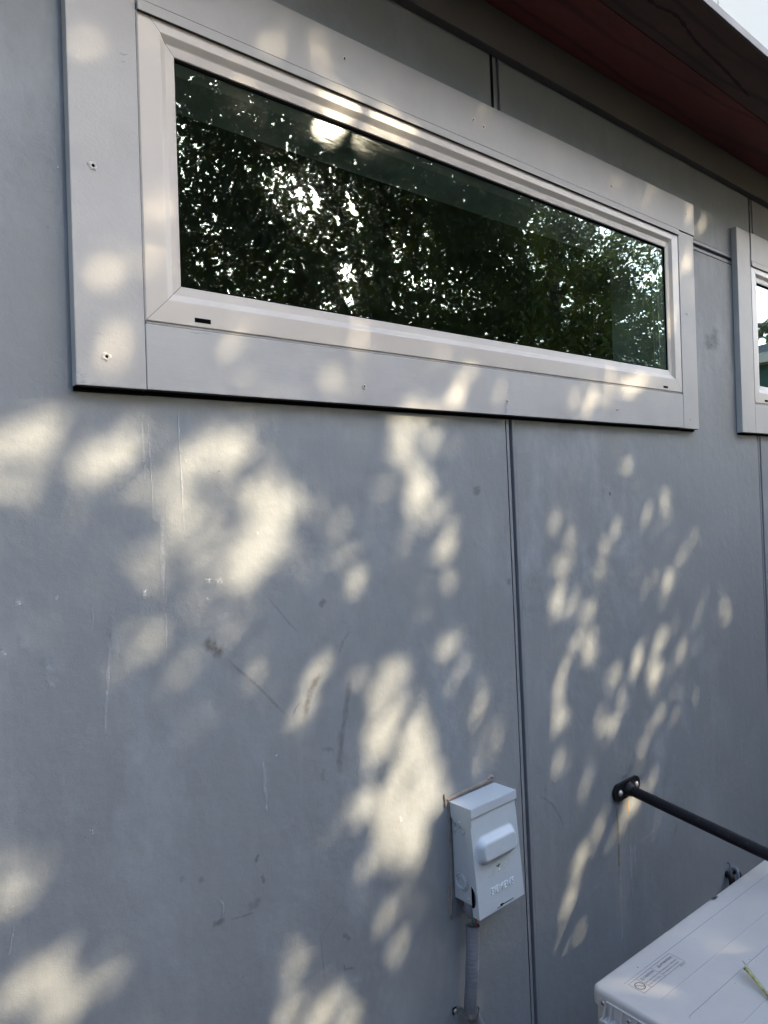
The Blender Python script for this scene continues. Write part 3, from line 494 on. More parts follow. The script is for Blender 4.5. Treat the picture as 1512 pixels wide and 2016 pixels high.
def mark(name, col, alpha, r, pts, y, parent):
    bm = bmesh.new(); uvl = bm.loops.layers.uv.new("UVMap")
    P = [Vector((a, b)) for a, b in pts]
    # resample
    S = []
    for a, b in zip(P, P[1:]):
        for k in range(4): S.append(a.lerp(b, k/4))
    S.append(P[-1])
    if len(P) == 2:   # short blot: pad the ends
        d = (P[1]-P[0]); d = d.normalized() if d.length > 1e-6 else Vector((1, 0))
        S = [P[0]-d*r] + S + [P[1]+d*r]
    L, Rr = [], []
    for i, q in enumerate(S):
        d = (S[min(i+1, len(S)-1)]-S[max(i-1, 0)]); d = d.normalized() if d.length > 1e-7 else Vector((1, 0))
        n = Vector((-d.y, d.x)); w = r*(1.25+0.25*sin(i*1.7))
        L.append(bm.verts.new((q.x+n.x*w, y, q.y+n.y*w))); Rr.append(bm.verts.new((q.x-n.x*w, y, q.y-n.y*w)))
    nseg = len(S)-1
    for i in range(nseg):
        f = bm.faces.new((L[i], L[i+1], Rr[i+1], Rr[i]))
        for l, uv in zip(f.loops, ((0, i/nseg), (0, (i+1)/nseg), (1, (i+1)/nseg), (1, i/nseg))): l[uvl].uv = uv
    me = bpy.data.meshes.new(name); bm.to_mesh(me); bm.free()
    return link(name, me, mark_mat(col, alpha), parent)

# ---------------------------------------------------------------- ground
bm = bmesh.new(); box(bm, -300, 300, -300, 300, -1.9, -1.62)
tag(finish("ground", bm, M['soil']), kind='structure')
bm = bmesh.new(); box(bm, 0.85, 2.1, -0.75, -0.12, -1.616, -1.60)
tag(finish("equipment_pad", bm, M['concrete'], None, 0.004), "concrete pad under the air conditioner", "pad")
fence = empty("light_block_fence", (1.0, -3.3, -1.62))  # unseen fence, added to cut low light on the wall
tag(fence, "unseen brown board fence added across the side yard to block low light", "fence")
for i in range(16):
    fx = -7.0+1.8*i
    bm = bmesh.new(); box(bm, fx-0.05, fx+0.05, -3.46, -3.36, -1.62, 0.35)
    finish("post", bm, M['fence'], fence, 0.004)
    if i < 15:
        bm = bmesh.new()
        for k in range(12):
            a = fx+0.05+k*0.1416
            box(bm, a+0.002, a+0.1396, -3.355, -3.335-0.004*(k % 2), -1.60+0.01*(k % 3), 0.25+0.006*((k*7) % 4))
        box(bm, fx+0.0501, fx+1.7499, -3.40, -3.3551, -0.1, -0.01); box(bm, fx+0.0501, fx+1.7499, -3.40, -3.3551, -1.3, -1.21)
        finish("board_panel", bm, M['fence'], fence)

# ---------------------------------------------------------------- house
house = empty("house", (0, 0, -1.62))
tag(house, "grey painted panel-sided house wall with a low red-brown plywood eave", "house")
K = 0.018                                   # the window trims lean a touch
OP1 = (0.425, 1.885, 0.285, 0.685)
OP2 = (2.37, 3.83, 0.285, 0.685)
SE = [-2.266, -0.042, 1.1815, 2.400, 3.619, 4.838]
ZT = 0.6925
cols = [(-3.5, SE[1]-0.0155)] + [(a+0.0143, b-0.0155) for a, b in zip(SE[1:], SE[2:])] + [(SE[-1]+0.0143, 6.0)]
for x0, x1 in cols:
    for z0, z1 in ((-1.62, ZT-0.0155), (ZT+0.0155, 1.0)):
        bm = bmesh.new()
        solid_minus(bm, (x0, x1, z0, z1), [OP1, OP2], 0.0, 0.012)
        finish("wall_panel", bm, M['wall'], house)
bm = bmesh.new(); solid_minus(bm, (-3.5, 6.0, -1.62, 1.0), [OP1, OP2], 0.0125, 0.15)
finish("wall_core", bm, M['core'], house)
# seam channels
def channel_pts(lo, hi): return [(-0.0138, -0.0008), (-0.0056, -0.0008), (-0.0050, 0.0002), (-0.0050, 0.0110), (0.0052, 0.0110), (0.0052, 0.0002), (0.0058, -0.0008), (0.0130, -0.0008)]
def channel(c, a, b, vertical, name, depth=1.0):
    bm = bmesh.new(); pr = [(u, y*depth if y > 0.001 else y) for u, y in channel_pts(0, 0)]
    A = []; B = []
    for u, y in pr:
        if vertical: A.append(bm.verts.new((c+u, y, a))); B.append(bm.verts.new((c+u, y, b)))
        else: A.append(bm.verts.new((a, y, c-u))); B.append(bm.verts.new((b, y, c-u)))
    for i in range(len(pr)-1): bm.faces.new((A[i], B[i], B[i+1], A[i+1]))
    finish(name, bm, M['seam'], house)
for s in SE[1:]:
    over_window = OP1[0] < s < OP1[1] or OP2[0] < s < OP2[1]
    channel(s, -1.62, 0.25 if over_window else ZT-0.0150, True, "seam_channel")
    channel(s+0.006, ZT+0.0150, 1.0, True, "seam_channel", 0.4)
for a_, b_ in ((-3.5, 0.40), (1.93, 2.33), (3.87, 6.0)):
    channel(ZT, a_, b_, False, "joint_channel")
# frieze, soffit, roof
bm = bmesh.new(); box(bm, -3.5, 6.0, -0.020, -0.0005, 0.912, 0.9985)
finish("frieze_board", bm, M['frieze'], house, 0.0012)
bm = bmesh.new(); box(bm, -3.5, 6.0, -0.158, 0.15, 1.000, 1.012)
finish("soffit_board", bm, M['ply_red'], house)
bm = bmesh.new(); box(bm, -3.5, 6.0, -0.284, -0.160, 1.000, 1.012)
finish("soffit_board", bm, M['ply_brown'], house)
M['stain'] = painted("dark_water_stain", (0.042, 0.021, 0.018), 0.9)
M['nail_rust'] = painted("rusty_nail", (0.12, 0.06, 0.04), 0.7)
for sx, sy in [(x*0.405+0.3, y) for x in range(8) for y in (-0.045, -0.135, -0.185, -0.262)]:
    bm = bmesh.new(); vs_ = [bm.verts.new((sx+random.uniform(-.0001, .0001)+cos(2*pi*k/8)*0.0026, sy+sin(2*pi*k/8)*0.0026, 0.9992)) for k in range(8)]
    bm.faces.new(vs_); finish("nail_head", bm, M['nail_rust'], house)
for path_ in ([(1.20, -0.225), (1.32, -0.235), (1.42, -0.222), (1.50, -0.232), (1.62, -0.215), (1.78, -0.205), (1.95, -0.190)],):
    bm = bmesh.new(); S_ = smooth_path([(a, b, 0.9993) for a, b in path_], 10); up_ = []; dn_ = []
    for i_, q_ in enumerate(S_):
        w_ = 0.0030*(0.35+abs(math.sin(i_*0.9))*0.9+0.4*random.random()); up_.append(bm.verts.new((q_.x, q_.y+w_, q_.z))); dn_.append(bm.verts.new((q_.x, q_.y-w_, q_.z)))
    for i_ in range(len(S_)-1): bm.faces.new((up_[i_], up_[i_+1], dn_[i_+1], dn_[i_]))
    finish("water_stain", bm, M['stain'], house)
bm = bmesh.new(); box(bm, -3.5, 6.0, -0.2905, -0.2845, 0.9985, 1.017); box(bm, -3.5, 6.0, -0.2840, -0.20, 1.0125, 1.017)
finish("roof_flashing", bm, M['flash'], house, 0.001)
bm = bmesh.new(); box(bm, -3.5, 6.0, -0.199, 4.0, 1.0125, 1.03)
finish("roof_deck", bm, M['roofing'], house)
bm = bmesh.new()
box(bm, -3.5, -3.35, 0.1505, 4.0, -1.62, 1.0); box(bm, 5.85, 6.0, 0.1505, 4.0, -1.62, 1.0); box(bm, -3.349, 5.849, 3.85, 4.0, -1.62, 1.0)
finish("side_wall", bm, M['wall'], house)
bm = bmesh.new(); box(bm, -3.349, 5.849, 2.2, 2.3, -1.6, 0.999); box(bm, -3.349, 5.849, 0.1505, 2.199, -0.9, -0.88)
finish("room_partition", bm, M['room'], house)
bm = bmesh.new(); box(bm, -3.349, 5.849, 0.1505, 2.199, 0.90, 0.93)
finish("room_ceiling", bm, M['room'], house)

# ---------------------------------------------------------------- windows
def window(X, first):
    """X: left edge of the left trim board"""
    def ln(x, z): return (X + x + K*(z-0.17), z)
    def quad(x0, x1, z0, z1): return [ln(x0, z0), ln(x1, z0), ln(x1, z1), ln(x0, z1)]
    W = 1.6565
    # frame is the window's own mesh
    fx0, fx1, fz0, fz1 = 0.0935, 1.5710, 0.2655, 0.703
    bm = bmesh.new()
    prof = [(0.0, 0.004), (0.0, -0.0158), (0.0015, -0.0172), (0.0325, -0.0172), (0.0340, -0.0166), (0.0415, -0.0118), (0.0430, -0.0112), (0.0555, -0.0100), (0.0565, -0.0088), (0.0565, 0.030)]
    corners = [[bm.verts.new((*ln(a, b)[:1], y, ln(a, b)[1])) for (a, b) in
                ((fx0+i, fz0+i), (fx1-i, fz0+i), (fx1-i, fz1-i), (fx0+i, fz1-i))] for i, y in prof]
    for A, B in zip(corners, corners[1:]):
        for k in range(4):
            f = bm.faces.new((A[k], A[(k+1) % 4], B[(k+1) % 4], B[k]))
    w = finish("window", bm, M['frame'], house)
    if first: w['label'] = "long cream-framed window over the bare wall"
    else: w['label'] = "cream-framed window cut off by the right edge of the photo"
    # mitre hairlines
    for (a, b, sx, sz) in ((fx0, fz0, 1, 1), (fx1, fz0, -1, 1), (fx1, fz1, -1, -1), (fx0, fz1, 1, -1)):
        bm = bmesh.new()
        for (i0, y0), (i1, y1) in zip(prof[2:8], prof[3:9]):
            t = 0.0004
            p = [ln(a+sx*i0+t, b+sz*i0), ln(a+sx*i0-t, b+sz*i0), ln(a+sx*i1-t, b+sz*i1), ln(a+sx*i1+t, b+sz*i1)]
            vs = [bm.verts.new((q[0], y-0.00025, q[1])) for q, y in zip(p, (y0, y0, y1, y1))]
            bm.faces.new(vs)
        finish("mitre_joint", bm, M['shade_marks'], w)
    # glazing
    gi = 0.050
    bm = bmesh.new(); prism(bm, quad(fx0+gi, fx1-gi, fz0+gi, fz1-gi), -0.0050, -0.0040)
    g = finish("pane", bm, M['glass'], w)
    # black gasket round the pane
    bm = bmesh.new(); g0 = 0.0566; g1 = 0.0590
    for q in (quad(fx0+g0, fx1-g0, fz0+g0, fz0+g1), quad(fx0+g0, fx1-g0, fz1-g1-0.002, fz1-g0),
              quad(fx0+g0, fx0+g1-0.001, fz0+g1, fz1-g1-0.002), quad(fx1-g1, fx1-g0, fz0+g1, fz1-g1-0.002)):
        prism(bm, q, -0.0080, -0.0052)
    finish("gasket", bm, M['black'], w)
    bm = bmesh.new(); prism(bm, quad(fx1-0.0765, fx1-0.0725, fz0+g1, fz1-g1), 0.004, 0.016)
    finish("inner_stop", bm, M['interior'], w)
    # interior reveal
    ox0, ox1, oz0, oz1 = fx0+0.02, fx1-0.024, fz0+0.02, fz1-0.020
    bm = bmesh.new()
    prism(bm, quad(ox0, ox0+0.012, oz0, oz1), 0.030, 0.165)
    prism(bm, quad(ox1-0.012, ox1, oz0, oz1), 0.030, 0.165)
    prism(bm, quad(ox0+0.0121, ox1-0.0121, oz1-0.012, oz1), 0.030, 0.165)
    prism(bm, quad(ox0+0.0121, ox1-0.0121, oz0, oz0+0.012), 0.030, 0.165)
    finish("reveal", bm, M['interior'], w)
    # trim boards
    def board(q, y0, name="trim_board", m='trim', bev=0.0012):
        bm = bmesh.new(); prism(bm, q, y0, -0.0006)
        o = finish(name, bm, M[m], w, bev)
        o.data.materials.append(M['shade_marks'])
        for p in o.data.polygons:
            if p.normal.z < -0.7: p.material_index = 1  # downward faces coloured dark for the shade beneath
        return o
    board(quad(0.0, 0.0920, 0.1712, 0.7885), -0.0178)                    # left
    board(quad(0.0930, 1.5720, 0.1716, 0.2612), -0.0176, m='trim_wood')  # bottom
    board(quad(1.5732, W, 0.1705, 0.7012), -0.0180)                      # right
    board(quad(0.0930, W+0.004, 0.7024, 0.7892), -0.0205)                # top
    board(quad(0.0935, 1.5715, 0.6862, 0.7012), -0.0222, "head_strip")
    # black strip painted in for the gap and shadow under the bottom edge
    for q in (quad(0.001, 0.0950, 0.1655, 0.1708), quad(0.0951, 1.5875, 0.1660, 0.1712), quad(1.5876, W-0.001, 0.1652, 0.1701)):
        bm = bmesh.new(); prism(bm, q, -0.0045, -0.0006); finish("gap_shadow_strip", bm, M['black'], w)
    # caulk beads
    for q in (quad(0.0915, 0.0940, 0.2640, 0.686), ):
        bm = bmesh.new(); prism(bm, q, -0.0186, -0.0012)
        finish("caulk_bead", bm, M['caulk'], w, 0.001)
    bm = bmesh.new(); prism(bm, quad(0.0945, 1.5715, 0.2618, 0.2650), -0.0158, -0.0012)
    finish("caulk_bead", bm, M['caulk'], w, 0.001)
    # drain slots
    slots = [(0.1655, 0.1905, 0.2722, 0.2787)] + ([(1.471, 1.494, 0.2718, 0.2772)] if first else [])
    for a, b, c, d in slots:
        bm = bmesh.new(); prism(bm, quad(a, b, c, d), -0.0175, -0.0165)
        finish("drain_slot", bm, M['black'], w)
    return w
w1 = window(0.3090, True)
w2 = window(2.2400, False)

def nail(x, z, y, r, parent, ring=True):
    """filler-crusted screw hole"""
    bm = bmesh.new()
    n = 12
    outer = []; mid = []; inner = []
    for k in range(n):
        a = 2*pi*k/n; j = 1+random.uniform(-0.3, 0.3)
        outer.append(bm.verts.new((x+cos(a)*r*j, y-0.0002, z+sin(a)*r*j)))
        mid.append(bm.verts.new((x+cos(a)*r*0.7*j, y-0.0012*random.uniform(0.6, 1.4), z+sin(a)*r*0.7*j)))
        inner.append(bm.verts.new((x+cos(a)*r*0.38, y-0.0004, z+sin(a)*r*0.38)))
    for A, B in ((outer, mid), (mid, inner)):
        for k in range(n): bm.faces.new((A[k], A[(k+1) % n], B[(k+1) % n], B[k]))
    o = finish("nail_hole", bm, M['filler'], parent, smooth=True)
    bm = bmesh.new(); vs = [bm.verts.new((x+cos(2*pi*k/8)*r*0.4, y-0.0003, z+sin(2*pi*k/8)*r*0.4)) for k in range(8)]
    bm.faces.new(vs)
    me = o.data
    tmp = bpy.data.meshes.new("t"); bm.to_mesh(tmp); bm.free()
    bm = bmesh.new(); bm.from_mesh(me); n0 = len(bm.faces); bm.from_mesh(tmp)
    bm.faces.ensure_lookup_table()
    for f in bm.faces[n0:]: f.material_index = 1
    bm.to_mesh(me); bm.free(); me.materials.append(M['black'])
M['filler'] = painted("pale_filler", (0.50, 0.48, 0.44), 0.8, 0.2, 200, 300, 0.5, 0.001)
for x, z, r in [(0.3431,0.4577,0.0046),(0.3489,0.2106,0.0046),(0.7681,0.7491,0.0042),(1.0852,0.7454,0.0036),(1.1145,0.7404,0.0042),
                (0.7812,0.2027,0.0034),(1.1544,0.1998,0.0030),(1.558,0.203,0.0030),(1.9356,0.7537,0.0045),(1.924,0.4819,0.0034),(1.9168,0.1966,0.0034),(1.5701,0.7379,0.0034)]:
    nail(x, z, -0.0207 if z > 0.72 else -0.0182, r*1.25, w1)
for n_, m_, a_, r_, p_ in WALL_MARKS: mark(n_, m_, a_, r_, p_, -0.0009, house)
for n_, m_, a_, r_, p_ in TRIM_MARKS: mark(n_, m_, a_, r_, p_, -0.0190, w1)

# ---------------------------------------------------------------- disconnect box
dbx = empty("disconnect_box", (1.0235, 0, -0.74))
tag(dbx, "grey metal electrical disconnect box with its front cover ajar, screwed to the wall", "electrical box")
bm = bmesh.new()
bx0, bx1, bz0, bz1 = 0.9600, 1.0800, -0.742, -0.566
box(bm, bx0, bx1, -0.045, -0.0008, bz0, bz1)
finish("enclosure", bm, M['steel_grey'], dbx, 0.0012)
# hood: top plate, front lip, side gussets with pointed lower edge
bm = bmesh.new()
hx0, hx1 = 0.9545, 1.0835
hy = -0.0560
vs = lambda *ps: [bm.verts.new(p) for p in ps]
box(bm, hx0, hx1, hy, -0.0010, -0.5615, -0.5600)
box(bm, hx0, hx1, hy-0.0002, hy+0.0012, -0.5765, -0.5616)
for x in (hx0, hx1-0.0012):
    a = [(x, hy+0.0013, -0.5616), (x, hy+0.0013, -0.592), (x, -0.043, -0.600), (x, -0.020, -0.5955), (x, -0.0055, -0.588), (x, -0.0015, -0.5616)]
    f1 = vs(*a); f2 = vs(*[(p[0]+0.0012, p[1], p[2]) for p in a])
    bm.faces.new(f1); bm.faces.new(f2[::-1])
    for i in range(6): bm.faces.new((f1[i], f1[(i+1) % 6], f2[(i+1) % 6], f2[i]))
finish("hood", bm, M['steel_grey'], dbx, 0.0007)
# front cover, hinged open a little at the bottom
def cover_pt(x, z, out=0.0):
    t = (-0.574 - z)/0.184
    return Vector((x, -0.0525 - 0.0145*t - out, z))
bm = bmesh.new()
cx0, cx1, cz0, cz1 = 0.9548, 1.0822, -0.758, -0.574
NX, NZ = 60, 80
bxl, bxr, bzl, bzh = 0.9620, 1.0715, -0.6680, -0.6170
def sm(t): t = max(0, min(1, t)); return t*t*(3-2*t)
def bulge(x, z):
    rr = 0.019
    dx = max(bxl+rr-x, x-(bxr-rr), 0); dz = max(bzl+rr-z, z-(bzh-rr), 0)
    d = math.hypot(dx, dz)
    return 0.0135*sm((rr+0.001-d)/0.0125)
grid = [[bm.verts.new(cover_pt(cx0+(cx1-cx0)*i/NX, cz0+(cz1-cz0)*j/NZ, bulge(cx0+(cx1-cx0)*i/NX, cz0+(cz1-cz0)*j/NZ))) for i in range(NX+1)] for j in range(NZ+1)]
for j in range(NZ):
    for i in range(NX): bm.faces.new((grid[j][i], grid[j][i+1], grid[j+1][i+1], grid[j+1][i]))
# returned side flanges (scalloped on the left) and bottom
def flange(col, sgn):
    prev = None
    for j in range(NZ+1):
        v = grid[j][col]; z = v.co.z
        d = 0.016
        s = abs(z+0.722)
        if s < 0.020: d = 0.016 - 0.011*math.sqrt(1-(s/0.020)**2)
        b = bm.verts.new((v.co.x, v.co.y+d, z))
        if prev: bm.faces.new((prev[0], v, b, prev[1]) if sgn > 0 else (prev[1], b, v, prev[0]))
        prev = (v, b)
flange(0, 1); flange(NX, -1)
o = finish("front_cover", bm, M['steel_grey'], dbx, 0, 'auto')
cover = o
# black gap behind the scallop
bm = bmesh.new(); box(bm, 0.9585, 0.9592, -0.0515, -0.0455, -0.744, -0.700)
finish("gasket", bm, M['black'], dbx)
# latch slot
bm = bmesh.new()
for a, b, c, d in ((1.004, 1.020, -0.7548, -0.7538), (1.0123, 1.0205, -0.7537, -0.7505), (1.0206, 1.050, -0.7537, -0.7522)):
    box(bm, a, b, cover_pt(0, c).y-0.0003, cover_pt(0, c).y+0.001, c, d)
finish("latch_slot", bm, M['black'], dbx)
# knockout ring and dimples on the left side
def torus(bm, c, R_, r_, n=32, m_=8, squash=1.0):
    rg = []
    for k in range(n):
        a = 2*pi*k/n; ring = []
        for j in range(m_):
            b = 2*pi*j/m_
            ring.append(bm.verts.new((c[0]-max(0, sin(b))*r_*squash, c[1]+cos(a)*(R_+cos(b)*r_), c[2]+sin(a)*(R_+cos(b)*r_))))
        rg.append(ring)
    for k in range(n):
        for j in range(m_):
            bm.faces.new((rg[k][j], rg[(k+1) % n][j], rg[(k+1) % n][(j+1) % m_], rg[k][(j+1) % m_]))
bm = bmesh.new(); kc = (0.9599, -0.0205, -0.7065)
torus(bm, kc, 0.0155, 0.0016, squash=1.6); torus(bm, kc, 0.0112, 0.0024, squash=1.3)
finish("knockout", bm, M['steel_grey'], dbx, 0, True)
for y, z in ((-0.008, -0.601), (-0.021, -0.603), (-0.008, -0.614), (-0.030, -0.612), (-0.036, -0.733)):
    bm = bmesh.new(); disc_bolt(bm, (0.9601, y, z), (-1, 0, 0), 0.0034, 0.0022, 14)
    finish("dimple", bm, M['steel_grey'], dbx, 0, True)
bm = bmesh.new(); disc_bolt(bm, (0.9546, -0.026, -0.592), (-1, 0, 0.1), 0.0028, 0.0016, 14); finish("dimple", bm, M['steel_grey'], dbx, 0, True)
bm = bmesh.new(); disc_bolt(bm, (0.9600, -0.0405, -0.610), (-1, 0, 0), 0.0024, 0.0007, 14); finish("screw_hole", bm, M['black'], dbx, 0, True)
# embossed lettering
def text_mesh(body, size, align='LEFT', extrude=0.0, bevel=0.0):
    cu = bpy.data.curves.new("t", 'FONT'); cu.body = body; cu.size = size; cu.align_x = align
    cu.extrude = extrude; cu.bevel_depth = bevel; cu.bevel_resolution = 2; cu.resolution_u = 3
    ob = bpy.data.objects.new("t", cu); C.objects.link(ob)
    dg = bpy.context.evaluated_depsgraph_get()
    me = bpy.data.meshes.new_from_object(ob.evaluated_get(dg))
    bpy.data.objects.remove(ob)
    return me
me = text_mesh("SIEMENS", 0.0168, 'CENTER', 0.0004, 0.0005)
M['emboss'] = painted("highlight_enamel", (0.56, 0.61, 0.64), 0.4)  # lighter colour paints in the highlights on the raised letters
o = link("embossed_lettering", me, M['emboss'], None)
tilt = math.atan2(0.0145, 0.184)
mtx = Matrix.Translation(cover_pt(1.0235, -0.7265, 0.0004)) @ Matrix.Rotation(radians(90)-tilt, 4, 'X') @ Matrix.Diagonal((1.02, 1.0, 1.0, 1.0))
me.transform(mtx); o.parent = dbx; o.matrix_parent_inverse = Matrix.Translation(-dbx.location)
# torn paper label remains
bm = bmesh.new()
tp = [(0.986, -0.694), (0.990, -0.687), (1.000, -0.6815), (1.012, -0.6795), (1.014, -0.683), (1.020, -0.683), (1.024, -0.6785), (1.040, -0.6745), (1.049, -0.6755), (1.050, -0.680), (1.048, -0.689), (1.030, -0.693), (1.010, -0.6945), (0.994, -0.696)]
vs_ = [bm.verts.new(cover_pt(a, b, 0.0003)) for a, b in tp]
bm.faces.new(vs_)
M['paint_white'] = painted("bare_white_paint", (0.62, 0.64, 0.65), 0.7)
M['paper'] = painted("torn_label_paper", (0.40, 0.445, 0.445), 0.8, 0.12, 150)
finish("torn_label", bm, M['paper'], dbx)
for a, b, r in ((1.017, -0.6820, 0.0024), (1.013, -0.681, 0.0015), (1.0205, -0.6805, 0.0017)):
    bm = bmesh.new(); bm.faces.new([bm.verts.new(cover_pt(a+cos(t*0.9)*r*(1+0.3*(t % 2)), b+sin(t*0.9)*r, 0.0006)) for t in range(7)])
    finish("peeled_spot", bm, M['shade_marks'], dbx)
bm = bmesh.new(); bm.faces.new([bm.verts.new(cover_pt(1.0190+cos(t*0.9)*0.0030, -0.6885+sin(t*0.9)*0.003, 0.0006)) for t in range(7)])
finish("peeled_spot", bm, M['paint_white'], dbx)
# sealant around the box
def blob_strip(name, pts, w, parent, m, y=-0.0010, h=0.003):
    bm = bmesh.new(); P = [Vector((a, 0, b)) for a, b in pts]; S = []
    for a, b in zip(P, P[1:]):
        k_ = max(2, int((b-a).length/0.006))
        for k in range(k_): S.append(a.lerp(b, k/k_))
    S.append(P[-1]); rows = []
    for i, q in enumerate(S):
        d = (S[min(i+1, len(S)-1)]-S[max(i-1, 0)]).normalized(); n = Vector((-d.z, 0, d.x))
        ww = w*random.uniform(0.65, 1.3)*(0.35 if i in (0, len(S)-1) else 1)
        rows.append([bm.verts.new(q+n*ww+Vector((0, y+0.0008, 0))), bm.verts.new(q+n*ww*0.4+Vector((0, y-h*random.uniform(0.5, 1), 0))),
                     bm.verts.new(q-n*ww*0.4+Vector((0, y-h*random.uniform(0.5, 1), 0))), bm.verts.new(q-n*ww+Vector((0, y+0.0008, 0)))])
    for A, B in zip(rows, rows[1:]):
        for k in range(3): bm.faces.new((A[k], A[k+1], B[k+1], B[k]))
    return finish(name, bm, m, parent, smooth=True)
blob_strip("sealant_bead", [(0.951, -0.5560), (1.000, -0.5540), (1.048, -0.5535), (1.078, -0.5530)], 0.0042, dbx, M['caulk_brown'])
blob_strip("sealant_bead", [(0.943, -0.543), (0.945, -0.556), (0.944, -0.568)], 0.0035, dbx, M['caulk_brown'])
blob_strip("sealant_bead", [(1.062, -0.550), (1.074, -0.546), (1.083, -0.549)], 0.0042, dbx, M['caulk_brown'])
blob_strip("sealant_bead", [(0.9535, -0.562), (0.9535, -0.64), (0.9525, -0.70), (0.9500, -0.735), (0.9480, -0.770)], 0.0024, dbx, M['caulk_brown'])
blob_strip("sealant_bead", [(0.944, -0.715), (0.9445, -0.745), (0.9480, -0.780)], 0.0038, dbx, M['caulk_brown'], h=0.0012)
# conduit connector
bm = bmesh.new()
tube(bm, [(0.9735, -0.0300, z) for z in (-0.7421, -0.7520, -0.7521, -0.7600, -0.7660, -0.7661, -0.7720)], [0.0140, 0.0140, 0.0150, 0.0150, 0.0130, 0.0112, 0.0105], 20)
finish("conduit_connector", bm, M['pvc'], dbx, 0, 'auto')

# ---------------------------------------------------------------- conduit, wires, strap
path = [(0.9745, -0.030, -0.7895), (0.9715, -0.031, -0.815), (0.9670, -0.032, -0.850), (0.9640, -0.031, -0.890), (0.9635, -0.027, -0.925), (0.9680, -0.022, -0.950),
        (0.9810, -0.019, -0.975), (0.992, -0.019, -1.000), (0.998, -0.020, -1.04), (0.990, -0.022, -1.12), (0.990, -0.022, -1.59)]
sp = smooth_path(path, 24)
L = 0; pts = []; rad = []
acc = [0]
for a, b in zip(sp, sp[1:]): acc.append(acc[-1]+(b-a).length)
step = 0.0011; s = 0; i = 0
while s < acc[-1]:
    while i < len(acc)-2 and acc[i+1] < s: i += 1
    t = (s-acc[i])/max(1e-9, acc[i+1]-acc[i]); pts.append(sp[i].lerp(sp[i+1], t))
    ph = (s/0.0078) % 1.0
    rad.append(0.01235 + 0.00018*math.cos(2*pi*ph))
    s += step
bm = bmesh.new(); rings = tube(bm, pts, rad, 20, cap=False)
inner = tube(bm, pts[:24][::-1], 0.0105, 20, cap=False)
for k in range(20):
    pass
conduit = finish("flexible_conduit", bm, M['pvc'], None, 0, True)
md = conduit.modifiers.new("s", 'SOLIDIFY'); md.thickness = 0.0001
conduit.modifiers.clear()
tag(conduit, "ribbed grey flexible conduit hanging open-topped below the disconnect box", "conduit")
bm = bmesh.new()
tube(bm, smooth_path([(0.9700, -0.0330, -0.770), (0.9700, -0.034, -0.778), (0.9735, -0.033, -0.790), (0.9730, -0.031, -0.815)], 6), 0.0022, 10)
tag(finish("electrical_wire", bm, M['green_wire'], None, 0, True), "green wire running from the box fitting into the conduit", "wire", "wires between the box and the conduit")
bm = bmesh.new()
tube(bm, smooth_path([(0.9790, -0.0335, -0.770), (0.9795, -0.035, -0.778), (0.9785, -0.034, -0.790), (0.9750, -0.031, -0.815)], 6), 0.0018, 10)
tag(finish("electrical_wire", bm, M['red_wire'], None, 0, True), "thin red wire running from the box fitting into the conduit", "wire", "wires between the box and the conduit")
# strap: bent band over conduit + tab
strap = empty("pipe_strap", (0.952, 0, -0.950))
tag(strap, "shiny zinc one-hole strap clamping the conduit to the wall", "pipe strap")
cx, cy, cz = 0.9690, -0.0210, -0.953
rr = 0.0148
prof = [(-0.0290, -0.0012), (-0.0180, -0.0012), (-0.0160, -0.006)]
prof += [(cos(radians(a))*rr, cy - sin(radians(a))*rr) for a in range(175, -10, -12)] + [(rr, -0.010), (rr+0.0005, -0.0015)]
bm = bmesh.new(); A = []; B = []
hw = 0.0068
tl = 0.30
for i, (u, y) in enumerate(prof):
    w_ = hw
    A.append(bm.verts.new((cx+u+tl*w_*0.3, y, cz+w_ - u*0.12))); B.append(bm.verts.new((cx+u-tl*w_*0.3, y, cz-w_ - u*0.12)))
for i in range(len(prof)-1): bm.faces.new((A[i], A[i+1], B[i+1], B[i]))
bmesh.ops.solidify(bm, geom=bm.faces[:], thickness=0.0012)
finish("band", bm, M['zinc'], strap, 0.0, 'auto')
bm = bmesh.new(); disc_bolt(bm, (cx-0.0235, -0.0026, cz+0.003), (0, -1, 0), 0.0042, 0.0028, 8)
finish("screw", bm, M['zinc'], strap, 0, False)

# ---------------------------------------------------------------- iron bar
bar = empty("support_bar", (1.552, 0, -0.706))
tag(bar, "rusty black iron bar bolted to the wall and reaching out over the air conditioner", "support bar")
bm = bmesh.new()
PL = []
for cxp, a0 in ((1.590, 90), (1.514, 270)):
    for k in range(13):
        a = radians(a0 - 180*k/12)
        PL.append((cxp+cos(a)*0.0185*(1 if True else 0), -0.7065+sin(a)*0.0205))
prism(bm, PL, -0.0075, -0.0008)
finish("mounting_plate", bm, M['iron'], bar, 0.0012)
B0 = Vector((1.552, -0.0076, -0.706)); BD = Vector((-0.05, -1, -0.135)).normalized()
bm = bmesh.new()
tube(bm, [B0+BD*t for t in (0, 0.004, 0.010, 0.016)], [0.0185, 0.0170, 0.0145, 0.0132], 20)
finish("weld_collar", bm, M['iron'], bar, 0, True)
bm = bmesh.new()
ss = [0.012+0.9*i/60 for i in range(61)]
tube(bm, [B0+BD*t for t in ss], [0.0128*(1+0.012*math.sin(i*2.1)) for i in range(61)], 10)
finish("rod", bm, M['iron'], bar, 0, 'auto')
for x, z in ((1.518, -0.7075), (1.589, -0.7055)):
    bm = bmesh.new(); disc_bolt(bm, (x, -0.0074, z), (0, -1, 0), 0.0072, 0.0055, 12)
    finish("bolt", bm, M['zinc'], bar, 0, True)
# far end post that carries the bar
E_ = B0+BD*0.905
bm = bmesh.new(); box(bm, E_.x-0.02, E_.x+0.02, E_.y-0.041, E_.y-0.001, -1.60, E_.z+0.03)
finish("post", bm, M['iron'], bar, 0.003)

